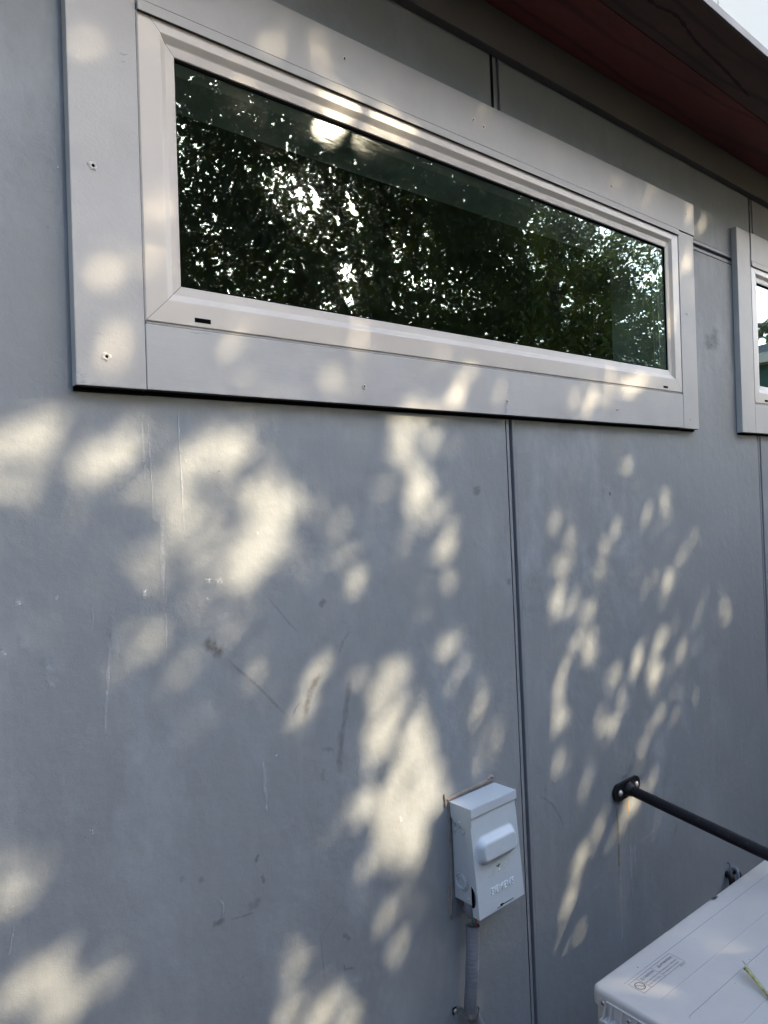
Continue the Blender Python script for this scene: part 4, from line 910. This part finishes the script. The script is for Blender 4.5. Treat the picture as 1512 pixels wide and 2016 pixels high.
# ---------------------------------------------------------------- air conditioner
ac = empty("air_conditioner", (1.43, -0.43, -1.60))
tag(ac, "white outdoor air conditioner unit standing beside the wall", "air conditioner")
TH = radians(-2.3); AO = Vector((1.0005, -0.2668, 0))
AX = Vector((cos(TH), sin(TH), 0)); AY = Vector((-sin(TH), cos(TH), 0))
ACM = Matrix.Translation(AO) @ Matrix.Rotation(TH, 4, 'Z')
AW, AD, AZ = 0.86, 0.34, -0.80
def acfin(name, bm, m, bevel=0, smooth=False, seg=2):
    bm.transform(ACM); return finish(name, bm, m, ac, bevel, smooth, seg)
def rrect(x0, x1, y0, y1, r, n=6):
    P = []
    for cx_, cy_, a0 in ((x1-r, y1-r, 0), (x0+r, y1-r, 90), (x0+r, y0+r, 180), (x1-r, y0+r, 270)):
        for k in range(n+1):
            a = radians(a0+90*k/n); P.append((cx_+cos(a)*r, cy_+sin(a)*r))
    return P
# top cover: rounded lid with shoulder
bm = bmesh.new()
lay = [(0.0, -0.026), (0.0, -0.006), (0.0010, -0.0030), (0.0035, -0.0008), (0.0070, 0.0), (0.02, 0.0)]
rings = []
for ins, dz in lay:
    rings.append([bm.verts.new((x, y, AZ+dz)) for x, y in rrect(ins-0.002, AW-ins, -AD+ins, 0.0-ins, max(0.004, 0.014-ins))])
n = len(rings[0])
for a, b in zip(rings, rings[1:]):
    for k in range(n): bm.faces.new((a[k], a[(k+1) % n], b[(k+1) % n], b[k]))
bm.faces.new(rings[-1]); bm.faces.new(rings[0][::-1])
acfin("top_cover", bm, M['ac'], 0, 'auto')
# pressed lines across the lid
for y, bright, x0_, x1_ in ((-0.0352, 0, 0.041, 0.80), (-0.095, 1, 0.046, 0.80), (-0.1430, 0, 0.048, 0.80), (-0.2020, 1, 0.05, 0.80)):
    bm = bmesh.new()
    if bright: prism(bm, [(x0_, AZ+0.0001), (x1_, AZ+0.0001), (x1_, AZ+0.0007), (x0_+0.01, AZ+0.0007)], y-0.0006, y+0.0006)
    else: box(bm, x0_, x1_, y-0.0005, y+0.0005, AZ+0.0001, AZ+0.0003)
    acfin("pressed_line", bm, M['ac'] if bright else M['line_grey'] if 'line_grey' in M else M.setdefault('line_grey', painted("shadow_groove", (0.27, 0.28, 0.31), 0.6)))
# cabinet
bm = bmesh.new()
P = rrect(0.0015, AW-0.004, -AD+0.004, -0.004, 0.012)
rings = [[bm.verts.new((x, y, z)) for x, y in P] for z in (-1.50, AZ-0.0262)]
n = len(P)
for k in range(n): bm.faces.new((rings[0][k], rings[0][(k+1) % n], rings[1][(k+1) % n], rings[1][k]))
bm.faces.new(rings[0][::-1]); bm.faces.new(rings[1])
acfin("cabinet", bm, M['ac'], 0, 'auto')
for x in (0.12, AW-0.18):
    bm = bmesh.new(); box(bm, x, x+0.06, -AD+0.01, -0.01, -1.5995, -1.5005)
    acfin("foot", bm, M['ac'], 0.002)
# fan grille at the front
bm = bmesh.new()
for k in range(9):
    r_ = 0.03+0.025*k; ps = [(0.36+cos(2*pi*j/40)*r_, -AD-0.006, -1.17+sin(2*pi*j/40)*r_) for j in range(41)]
    tube(bm, ps, 0.0015, 5, False)
for k in range(8):
    a = pi*k/8; tube(bm, [(0.36-cos(a)*0.235, -AD-0.006, -1.17-sin(a)*0.235), (0.36+cos(a)*0.235, -AD-0.006, -1.17+sin(a)*0.235)], 0.002, 5)
acfin("fan_grille", bm, M['ac'])
# handle / valve cover on the left side: ribbed tray
hz1, hz0, hy1, hy0, dp = -0.8095, -0.8350, -0.0315, -0.1150, 0.017
bm = bmesh.new()
wt = 0.0014
box(bm, -0.0060, -0.0022, hy0, hy1, hz1-0.0012, hz1)                      # thin upper rim
box(bm, -dp-0.002, -0.0022, hy0, hy1+0.004, hz0-0.002, hz0+wt)            # bottom ledge
box(bm, -0.0036, -0.0022, hy0, hy1, hz0+wt+0.0002, hz1-0.0014)           # back
def rib(y, w):
    a = [(-0.0038, hz1-0.0014), (-0.0060, hz1-0.0014), (-dp, hz0+wt+0.0003), (-0.0038, hz0+wt+0.0003)]
    f1 = [bm.verts.new((x, y, z)) for x, z in a]; f2 = [bm.verts.new((x, y+w, z)) for x, z in a]
    bm.faces.new(f1); bm.faces.new(f2[::-1])
    for q in range(4): bm.faces.new((f1[q], f1[(q+1) % 4], f2[(q+1) % 4], f2[q]))
for y in (hy1-wt, -0.0440, -0.0630, -0.0880, -0.1050, hy0): rib(y, wt)
acfin("handle_tray", bm, M['ac_plastic'], 0.0004, seg=1)
# valve cover box under tray
for ya, yb in ((-0.033, -0.0315), (hy0, hy0+0.0015)):
    bm = bmesh.new(); box(bm, -0.014, -0.003, ya, yb, -0.93, hz0-0.0022)
    acfin("handle_side", bm, M['ac_plastic'], 0.0004, seg=1)
bm = bmesh.new(); box(bm, -0.0036, -0.0022, hy0+0.0016, -0.0331, -0.93, hz0-0.0022)
acfin("handle_recess", bm, M['shade_marks'])
bm = bmesh.new(); disc_bolt(bm, (-0.0036, -0.045, -0.850), (-1, 0, 0), 0.0065, 0.004, 16)
acfin("handle_hole", bm, M['black'], 0, True)
for y, z, x in ((-0.0240, -0.8175, -0.0021), (-0.0725, -0.8205, -0.0037)):
    bm = bmesh.new(); disc_bolt(bm, (x, y, z), (-1, 0, 0), 0.0042, 0.0028, 18)
    o = acfin("screw", bm, M['zinc'], 0, True)
    bm = bmesh.new(); box(bm, x-0.0031, x-0.0026, y-0.0022, y+0.0022, z-0.0005, z+0.0005); box(bm, x-0.0031, x-0.0026, y-0.0005, y+0.0005, z+0.0006, z+0.0022); box(bm, x-0.0031, x-0.0026, y-0.0005, y+0.0005, z-0.0022, z-0.0006)
    bm.transform(ACM); finish("screw_slot", bm, M['black'], o)
# printed caution label
lx0, lx1, ly0, ly1 = 0.0440, 0.1662, -0.0695, -0.0410
zt = AZ+0.0004
bm = bmesh.new()
def line(a, b, w=0.00035):
    a = Vector(a); b = Vector(b); d = (b-a).normalized(); n_ = Vector((-d.y, d.x))*w
    bm.faces.new([bm.verts.new((q.x, q.y, zt)) for q in (a+n_, a-n_, b-n_, b+n_)])
for a, b in (((lx0, ly0), (lx1, ly0)), ((lx0, ly1), (lx1, ly1)), ((lx0, ly0), (lx0, ly1)), ((lx1, ly0), (lx1, ly1)),
             ((0.0655, ly0), (0.0655, ly1)), ((0.1072, ly0), (0.1072, ly1))): line(a, b, 0.00028)
ccx, ccy = 0.0548, -0.0552
ring = [(cos(2*pi*k/40), sin(2*pi*k/40)) for k in range(40)]
ro = [bm.verts.new((ccx+a*0.0088, ccy+b*0.0088, zt)) for a, b in ring]; ri = [bm.verts.new((ccx+a*0.0075, ccy+b*0.0075, zt)) for a, b in ring]
for k in range(40): bm.faces.new((ro[k], ro[(k+1) % 40], ri[(k+1) % 40], ri[k]))
line((ccx-0.0054, ccy+0.0054), (ccx+0.0054, ccy-0.0054), 0.0006)
for tx in (0.0690, 0.1180):
    p0, p1, p2 = (tx, -0.0505), (tx+0.0062, -0.0505), (tx+0.0031, -0.0450)
    line(p0, p1, 0.0003); line(p1, p2, 0.0003); line(p2, p0, 0.0003)
    line((tx+0.0031, -0.0495), (tx+0.0031, -0.0470), 0.0002)
lab = acfin("label_outline", bm, M['ink'])
def acl_text(body, x, y, size):
    me = text_mesh(body, size)
    me.transform(ACM @ Matrix.Translation((x, y, zt)))
    o = link("label_text", me, M['ink'], ac)
    return o
acl_text("CAUTION", 0.0768, -0.0502, 0.0062)
acl_text("Don't step on this unit.", 0.0670, -0.0583, 0.0040)
acl_text("It may result in injury.", 0.0670, -0.0645, 0.0040)
acl_text("ATTENTION", 0.1256, -0.0502, 0.0062)
acl_text("Ne montez pas sur cette unité,", 0.1085, -0.0583, 0.0041)
acl_text("vous risqueriez de vous blesser.", 0.1085, -0.0645, 0.0039)
acl_text("3PN07646-1", 0.1480, -0.0735, 0.0034)
# specks of dirt on lid
for k in range(34):
    x, y = random.uniform(0.02, 0.6), random.uniform(-0.3, -0.01); r_ = random.uniform(0.0004, 0.0014)
    bm = bmesh.new(); bm.faces.new([bm.verts.new((x+cos(t)*r_*random.uniform(0.6, 1.2), y+sin(t)*r_, AZ+0.0005)) for t in (0, 1, 2, 3, 4, 5)])
    acfin("dirt_speck", bm, M['ink'] if k % 4 else M['white_metal'])
# fallen leaf and twig
M['dry'] = painted("dry_leaf", (0.55, 0.53, 0.27), 0.8, 0.3, 120)
M['oldleaf'] = painted("grey_green_leaf", (0.10, 0.13, 0.12), 0.8, 0.3, 150)
bm = bmesh.new()
pth = [Vector((0.2065, -0.1540, AZ+0.013)), Vector((0.2000, -0.165, AZ+0.011)), Vector((0.191, -0.180, AZ+0.008)), Vector((0.178, -0.200, AZ+0.0055)), Vector((0.165, -0.222, AZ+0.004)), Vector((0.150, -0.243, AZ+0.003))]
pth = smooth_path(pth, 5); A = []; B = []; Cc = []
for i, q in enumerate(pth):
    t = i/(len(pth)-1); w_ = 0.0072*(1-t)**0.7+0.0018
    A.append(bm.verts.new(q+Vector((w_, w_*0.55, 0)))); Cc.append(bm.verts.new(q+Vector((0, 0, 0.0022-0.001*t)))); B.append(bm.verts.new(q-Vector((w_, w_*0.55, 0.001))))
for i in range(len(pth)-1):
    bm.faces.new((A[i], A[i+1], Cc[i+1], Cc[i])); bm.faces.new((Cc[i], Cc[i+1], B[i+1], B[i]))
# torn top end
t1 = bm.verts.new(A[0].co+Vector((0.001, 0.006, 0.002))); bm.faces.new((A[0], Cc[0], t1))
t2 = bm.verts.new(B[0].co+Vector((0.001, 0.005, 0.001))); bm.faces.new((B[0], t2, Cc[0]))
bmesh.ops.solidify(bm, geom=bm.faces[:], thickness=0.0008)
bm.transform(ACM)
tag(finish("dried_pod", bm, M['dry'], None, 0, True), "pale yellow dried pod with a torn end lying on the air conditioner lid", "dried pod")
bm = bmesh.new()
LP = [(0.3805, -0.0020), (0.3840, -0.0045), (0.3900, -0.0055), (0.3960, -0.0068), (0.4010, -0.0078), (0.3965, -0.0092), (0.3900, -0.0105), (0.3840, -0.0100), (0.3800, -0.0070)]
top = [bm.verts.new((x, y, AZ+0.0016+0.0008*math.sin(i))) for i, (x, y) in enumerate(LP)]
mid = bm.verts.new((0.389, -0.0070, AZ+0.0034))
for i in range(len(top)): bm.faces.new((top[i], top[(i+1) % len(top)], mid))
bmesh.ops.solidify(bm, geom=bm.faces[:], thickness=0.0006)
bm.transform(ACM)
tag(finish("fallen_leaf", bm, M['oldleaf'], None, 0, True), "small grey-green leaf lying near the back edge of the air conditioner lid", "leaf")

# refrigerant pipes and cable loop rising behind the unit
pipe = empty("pipe_bundle", (2.06, 0, -1.25))
tag(pipe, "dark pipes and a grey cable loop coming out of the wall behind the air conditioner", "pipe bundle")
def wpipe(name, P, r, m):
    bm = bmesh.new(); tube(bm, smooth_path(P, 8), r, 10); return finish(name, bm, m, pipe, 0, True)
wpipe("pipe", [(2.055, 0.004, -1.098), (2.051, -0.012, -1.100), (2.047, -0.020, -1.115), (2.046, -0.022, -1.20), (2.046, -0.022, -1.5)], 0.009, M['iron'])
wpipe("cable", [(2.078, 0.004, -1.095), (2.083, -0.014, -1.088), (2.076, -0.024, -1.10), (2.070, -0.026, -1.14), (2.068, -0.026, -1.25), (2.068, -0.026, -1.5)], 0.0048, M['pvc'])
wpipe("cable", [(2.100, 0.004, -1.112), (2.104, -0.012, -1.108), (2.100, -0.020, -1.13), (2.096, -0.022, -1.2), (2.096, -0.022, -1.5)], 0.006, M['iron'])
wpipe("cable", [(2.064, 0.004, -1.072), (2.066, -0.006, -1.068), (2.062, -0.010, -1.082), (2.058, -0.010, -1.11)], 0.0028, M['pvc'])

# ---------------------------------------------------------------- neighbours
nb = empty("white_building", (8.5, 2.0, -1.62))
tag(nb, "tall white-walled building rising beyond the end of the eave", "building")
bm = bmesh.new(); box(bm, 6.6, 11.0, -0.2, 1.895, -1.62, 6.4); box(bm, 6.6, 11.0, 1.905, 6.0, -1.62, 6.4); box(bm, 6.612, 11.0, 1.8951, 1.9049, -1.62, 6.4)
finish("wall", bm, M['white_metal'], nb)
bm = bmesh.new(); box(bm, 6.4, 11.2, -0.4, 6.2, 6.401, 6.55)
finish("roof", bm, M['roofing'], nb, 0.01)
yb = empty("light_block_house", (-6.0, -7.0, -1.62))  # unseen house, added to block the low sky on the left
tag(yb, "unseen brown house added behind the board fence to block low sky", "house")
bm = bmesh.new(); box(bm, -14, 1.3, -9, -5.0, -1.62, 3.0); finish("wall", bm, M['fence'], yb)
bm = bmesh.new(); prism(bm, [(-14.3, 3.001), (1.6, 3.001), (-6.5, 4.8)], -9.3, -4.7); finish("roof", bm, M['roofing'], yb)
def light_block_side(x, label):  # unseen fences, added to keep light off the wall from both sides
    f = empty("light_block_fence", (x, -1.6, -1.62)); tag(f, label, "fence")
    for k, y in enumerate((-0.10, -1.65, -3.20)):
        bm = bmesh.new(); box(bm, x-0.05, x+0.05, y-0.05, y+0.05, -1.62, 0.38); finish("post", bm, M['fence'], f, 0.004)
    for y0 in (-3.15, -1.60):
        bm = bmesh.new()
        for k in range(10):
            a = y0+k*0.145
            box(bm, x-0.010-0.004*(k % 2), x+0.010, a+0.002, a+0.143, -1.60+0.01*(k % 3), 0.30+0.006*((k*7) % 4))
        finish("board_panel", bm, M['fence'], f)
light_block_side(-1.7, "unseen board fence added left of the window wall to block side light")
light_block_side(4.3, "unseen board fence added right of the air conditioner to darken the lower wall")
hb = empty("far_house", (24, -8.5, -1.62))
tag(hb, "low green house with a grey roof and white fascia mirrored in the right window", "house")
bm = bmesh.new(); box(bm, 18, 30, -13, -4.6, -1.62, 2.9); finish("wall", bm, M['green_wall'], hb)
bm = bmesh.new(); box(bm, 17.6, 30.4, -13.4, -4.2, 2.901, 3.12); finish("fascia", bm, M['white_metal'], hb)
bm = bmesh.new(); prism(bm, [(17.6, 3.121), (30.4, 3.121), (30.4, 3.30), (24, 4.3), (17.6, 3.30)], -13.4, -4.2); finish("roof", bm, M['roofing'], hb)

# ---------------------------------------------------------------- trees
HA = np.array(HOLES)
def sun_keep(P, od):
    """probability of keeping a leaf: the real crown has gaps where these rays to the wall pass"""
    t = -P[:, 1]
    W = np.stack([P[:, 0]-0.77*t, P[:, 2]-0.67*t], 1)
    keep = np.ones(len(P))
    uu = W[:, 0]*0.85-W[:, 1]*0.53; vv = W[:, 0]*0.53+W[:, 1]*0.85
    streak = np.sin(2*pi*uu/0.062+1.7*np.sin(vv*19)+0.9*np.sin(vv*43+uu*21)) > 0.62
    for x1, z1, x2, z2, r, s in HA:
        a = np.array([x1, z1]); b = np.array([x2, z2]); d = b-a; L2 = d@d+1e-9
        u = np.clip(((W-a)@d)/L2, 0, 1)
        q = W-(a+u[:, None]*d)
        dist = np.hypot(q[:, 0], q[:, 1])
        k = min(1.0, -math.log(min(0.97, s))/(od if s > 0.9 else 1.5))
        wob = np.sin(46*W[:, 0]+2.6*np.sin(31*W[:, 1]))*np.sin(41*W[:, 1]+2.2*np.sin(37*W[:, 0]))
        sc_ = HOLE_SCALE if r > 0.03 else 1.0
        inside = dist < r*sc_*(1+0.42*min(1, 0.028/r)*wob)+(0.004 if r > 0.03 else 0.009)
        if r > 0.022: k = np.where(streak, max(k, 0.8), k)     # twigs hanging across the wider gaps
        keep = np.where(inside, np.minimum(keep, k), keep)
    return keep

def leaf_mesh(name, cen, dirs, L, Wd, m, parent):
    n = len(cen)
    up = rng.normal(size=(n, 3)); up[:, 2] += 0.6
    side = np.cross(dirs, up); side /= np.linalg.norm(side, axis=1)[:, None]+1e-9
    nor = np.cross(side, dirs)
    Lr = L*rng.uniform(0.7, 1.25, n)[:, None]; Wr = Wd*rng.uniform(0.75, 1.2, n)[:, None]
    V = np.empty((n, 6, 3))
    V[:, 0] = cen-dirs*Lr*0.5
    V[:, 1] = cen-dirs*Lr*0.12+side*Wr*0.5+nor*Wr*0.12
    V[:, 2] = cen+dirs*Lr*0.22+side*Wr*0.36+nor*Wr*0.10
    V[:, 3] = cen+dirs*Lr*0.5-nor*Lr*0.08
    V[:, 4] = cen+dirs*Lr*0.22-side*Wr*0.36+nor*Wr*0.10
    V[:, 5] = cen-dirs*Lr*0.12-side*Wr*0.5+nor*Wr*0.12
    me = bpy.data.meshes.new(name)
    me.vertices.add(n*6); me.vertices.foreach_set('co', V.reshape(-1))
    idx = (np.arange(n)*6)[:, None]
    q = np.concatenate([idx+np.array([0, 1, 2, 3]), idx+np.array([0, 3, 4, 5])], 1).reshape(-1)
    me.loops.add(n*8); me.loops.foreach_set('vertex_index', q.astype(np.int32))
    me.polygons.add(n*2); me.polygons.foreach_set('loop_start', (np.arange(n*2)*4).astype(np.int32))
    me.polygons.foreach_set('loop_total', np.full(n*2, 4, np.int32))
    me.update(calc_edges=True)
    return link(name, me, m, parent)

def tree(base, lobes, trunk_top, ntwig, label, m, od, nleaf=18, Ls=0.078, Ws=0.042, shade=False, limbs=()):
    root = empty("tree", base)
    tag(root, label, "tree", "trees mirrored in the window")
    base = Vector(base)
    # trunk
    bm = bmesh.new()
    tt = Vector(trunk_top)
    P = [base, base.lerp(tt, 0.25)+Vector((0.05, 0.03, 0)), base.lerp(tt, 0.5)+Vector((-0.04, 0, 0)), base.lerp(tt, 0.78)+Vector((0.05, 0.02, 0)), tt]
    tube(bm, smooth_path(P, 5), [0.125-0.085*i/20 for i in range(21)], 14)
    finish("trunk", bm, M['bark'], root, 0, True)
    tp = smooth_path(P, 5)
    # sample twigs in lobes
    cen = []
    tot = sum(l[3]*l[4]*l[5] for l in lobes)
    for l in lobes:
        k = int(ntwig*l[3]*l[4]*l[5]/tot)
        v = rng.normal(size=(k, 3)); v /= np.linalg.norm(v, axis=1)[:, None]
        v *= rng.uniform(0, 1, (k, 1))**(1/2.6)
        cen.append(np.array(l[:3])+v*np.array(l[3:6]))
    cen = np.concatenate(cen)
    # clumping noise: push twigs toward clump centres
    ncl = max(20, len(cen)//34)
    cc = cen[rng.choice(len(cen), ncl, replace=False)]
    d2 = ((cen[:, None, :]-cc[None])**2).sum(2)
    near = cc[d2.argmin(1)]
    cen = cen+(near-cen)*rng.uniform(0.1, 0.62, (len(cen), 1))
    # limbs to clump centres
    bm = bmesh.new()
    for c in cc[::3]:
        c = Vector(c)
        k = min(range(6, len(tp)-1), key=lambda i: abs(tp[i].z-(c.z-0.55*(c-tp[i]).length)))
        s_ = tp[k]; mid1 = s_.lerp(c, 0.4)+Vector((0, 0, 0.18*(c-s_).length*0.3))+Vector(rng.normal(size=3)*0.1)
        mid2 = s_.lerp(c, 0.75)+Vector(rng.normal(size=3)*0.12)
        Q = smooth_path([s_, mid1, mid2, c], 4)
        kk = sun_keep(np.array([tuple(q) for q in Q]), od)
        if (kk < 0.3).sum() > 0: continue
        r0 = 0.010+0.010*min(2.5, (c-s_).length)
        tube(bm, Q, [r0*(1-0.8*i/(len(Q)-1)) for i in range(len(Q))], 6)
    for pts_, ra in limbs:
        Q = smooth_path(pts_, 8)
        tube(bm, Q, [ra*(1-0.75*i/(len(Q)-1)) for i in range(len(Q))], 9)
    finish("branches", bm, M['bark'], root, 0, True)
    # leaves along twigs
    tc = np.array(tuple(tt)); td = cen-np.array([tc[0], tc[1], tc[2]-1.5]); td /= np.linalg.norm(td, axis=1)[:, None]
    td += rng.normal(size=td.shape)*0.55; td[:, 2] -= 0.15; td /= np.linalg.norm(td, axis=1)[:, None]
    n = len(cen)*nleaf
    tix = np.repeat(np.arange(len(cen)), nleaf)
    s = rng.uniform(-0.22, 0.22, n)
    lc = cen[tix]+td[tix]*s[:, None]+rng.normal(size=(n, 3))*0.045
    ld = td[tix]*0.8+rng.normal(size=(n, 3))*0.6; ld[:, 2] -= 0.25
    ld /= np.linalg.norm(ld, axis=1)[:, None]
    kp = rng.uniform(size=n) < sun_keep(lc, od)
    lc, ld = lc[kp], ld[kp]
    if shade:
        # the crown is thick between its gaps: add leaves where a ray to the wall would slip through by chance
        gx0, gz0, cs = -1.0, -1.85, 0.014
        nx, nz = int(3.9/cs), int(2.9/cs)
        for rounds in range(6):
            cnt = np.zeros((nx, nz), np.int32)
            sd = rng.normal(size=ld.shape); sd = np.cross(ld, sd); sd /= np.linalg.norm(sd, axis=1)[:, None]
            for a, b in ((0, 0), (0.25, 0), (-0.25, 0), (0.1, 0.25), (0.1, -0.25), (-0.1, 0.25), (-0.1, -0.25)):
                Q = lc+ld*Ls*a+sd*Ws*b; t = -Q[:, 1]
                ix = ((Q[:, 0]-0.77*t-gx0)/cs).astype(int); iz = ((Q[:, 2]-0.67*t-gz0)/cs).astype(int)
                ok = (ix >= 0) & (ix < nx) & (iz >= 0) & (iz < nz)
                np.add.at(cnt, (ix[ok], iz[ok]), 1)
            ex, ez = np.nonzero(cnt <= 3)
            sel = rng.uniform(size=len(ex)) < 0.16
            ex, ez = ex[sel], ez[sel]
            y = -rng.uniform(2.75, 3.85, len(ex)); t = -y
            Q = np.stack([gx0+(ex+0.5)*cs+0.77*t, y, gz0+(ez+0.5)*cs+0.67*t], 1)
            k2 = sun_keep(Q, od) > 0.99
            Q = Q[k2]; d2_ = rng.normal(size=Q.shape); d2_[:, 2] -= 0.4; d2_ /= np.linalg.norm(d2_, axis=1)[:, None]
            lc = np.concatenate([lc, Q]); ld = np.concatenate([ld, d2_])
            print("extra leaves", len(Q), "of", len(lc))
    leaf_mesh("crown", lc, ld, Ls, Ws, m, root)
    return root
HOLE_SCALE = 0.80
L1 = [([(4.05, -3.80, 1.0), (3.55, -3.70, 1.75), (2.75, -3.6, 2.35), (2.25, -3.5, 2.6), (1.7, -3.4, 3.0)], 0.050),
      ([(4.00, -3.70, 1.5), (3.60, -3.6, 2.3), (3.05, -3.5, 3.0), (2.7, -3.4, 3.7)], 0.040),
      ([(4.02, -3.78, 1.2), (4.20, -3.75, 1.8), (4.45, -3.7, 2.3), (4.75, -3.6, 2.9), (5.3, -3.5, 3.3)], 0.052),
      ([(4.20, -3.72, 2.05), (4.9, -3.75, 2.25), (5.6, -3.7, 2.3), (6.1, -3.6, 2.6)], 0.030),
      ([(3.95, -3.62, 1.9), (4.05, -3.6, 2.6), (4.15, -3.5, 3.2), (4.3, -3.4, 3.8)], 0.034),
      ([(2.9, -3.62, 2.2), (2.6, -3.5, 1.9), (2.1, -3.4, 1.8), (1.7, -3.35, 1.6)], 0.022)]
L2 = [([(6.85, -4.15, 1.0), (7.3, -4.1, 1.6), (8.0, -4.05, 2.0), (8.7, -4.0, 2.7)], 0.045),
      ([(6.85, -4.1, 1.2), (6.4, -4.0, 1.9), (6.1, -3.9, 2.6), (5.6, -3.8, 3.0)], 0.045),
      ([(6.83, -4.0, 2.0), (7.3, -4.0, 2.6), (7.6, -3.9, 3.2)], 0.032)]
tree((4.20, -3.95, -1.62), [(3.3, -3.25, 2.15, 2.0, 0.75, 1.25), (2.4, -3.2, 1.95, 1.1, 0.65, 1.05), (4.5, -3.35, 2.1, 1.25, 0.75, 1.2), (3.6, -3.2, 3.0, 1.5, 0.75, 0.8)],
     (3.85, -3.5, 3.2), 1350, "broad leafy tree whose trunk shows dark in the long window's reflection", M['leaf'], 2.6, 18, 0.070, 0.034, True, L1)
tree((6.9, -4.3, -1.62), [(6.1, -3.7, 2.15, 1.9, 0.75, 1.25), (7.7, -3.9, 2.0, 1.8, 0.8, 1.25), (9.0, -4.1, 2.2, 1.4, 0.8, 1.2), (5.3, -3.6, 2.6, 1.2, 0.65, 0.85), (6.9, -3.75, 2.2, 0.9, 0.5, 1.2)],
     (6.8, -3.9, 3.0), 1450, "lighter green tree filling the right half of the long window's reflection", M['leaf2'], 2.6, 18, 0.070, 0.034, False, L2)
tree((34.0, -12.0, -1.62), [(34.0, -12.0, 4.6, 4.5, 3.0, 2.6)],
     (34.0, -12.0, 4.5), 1500, "distant round tree beyond the far house", M['leaf2'], 3.4, 16, 0.20, 0.12)
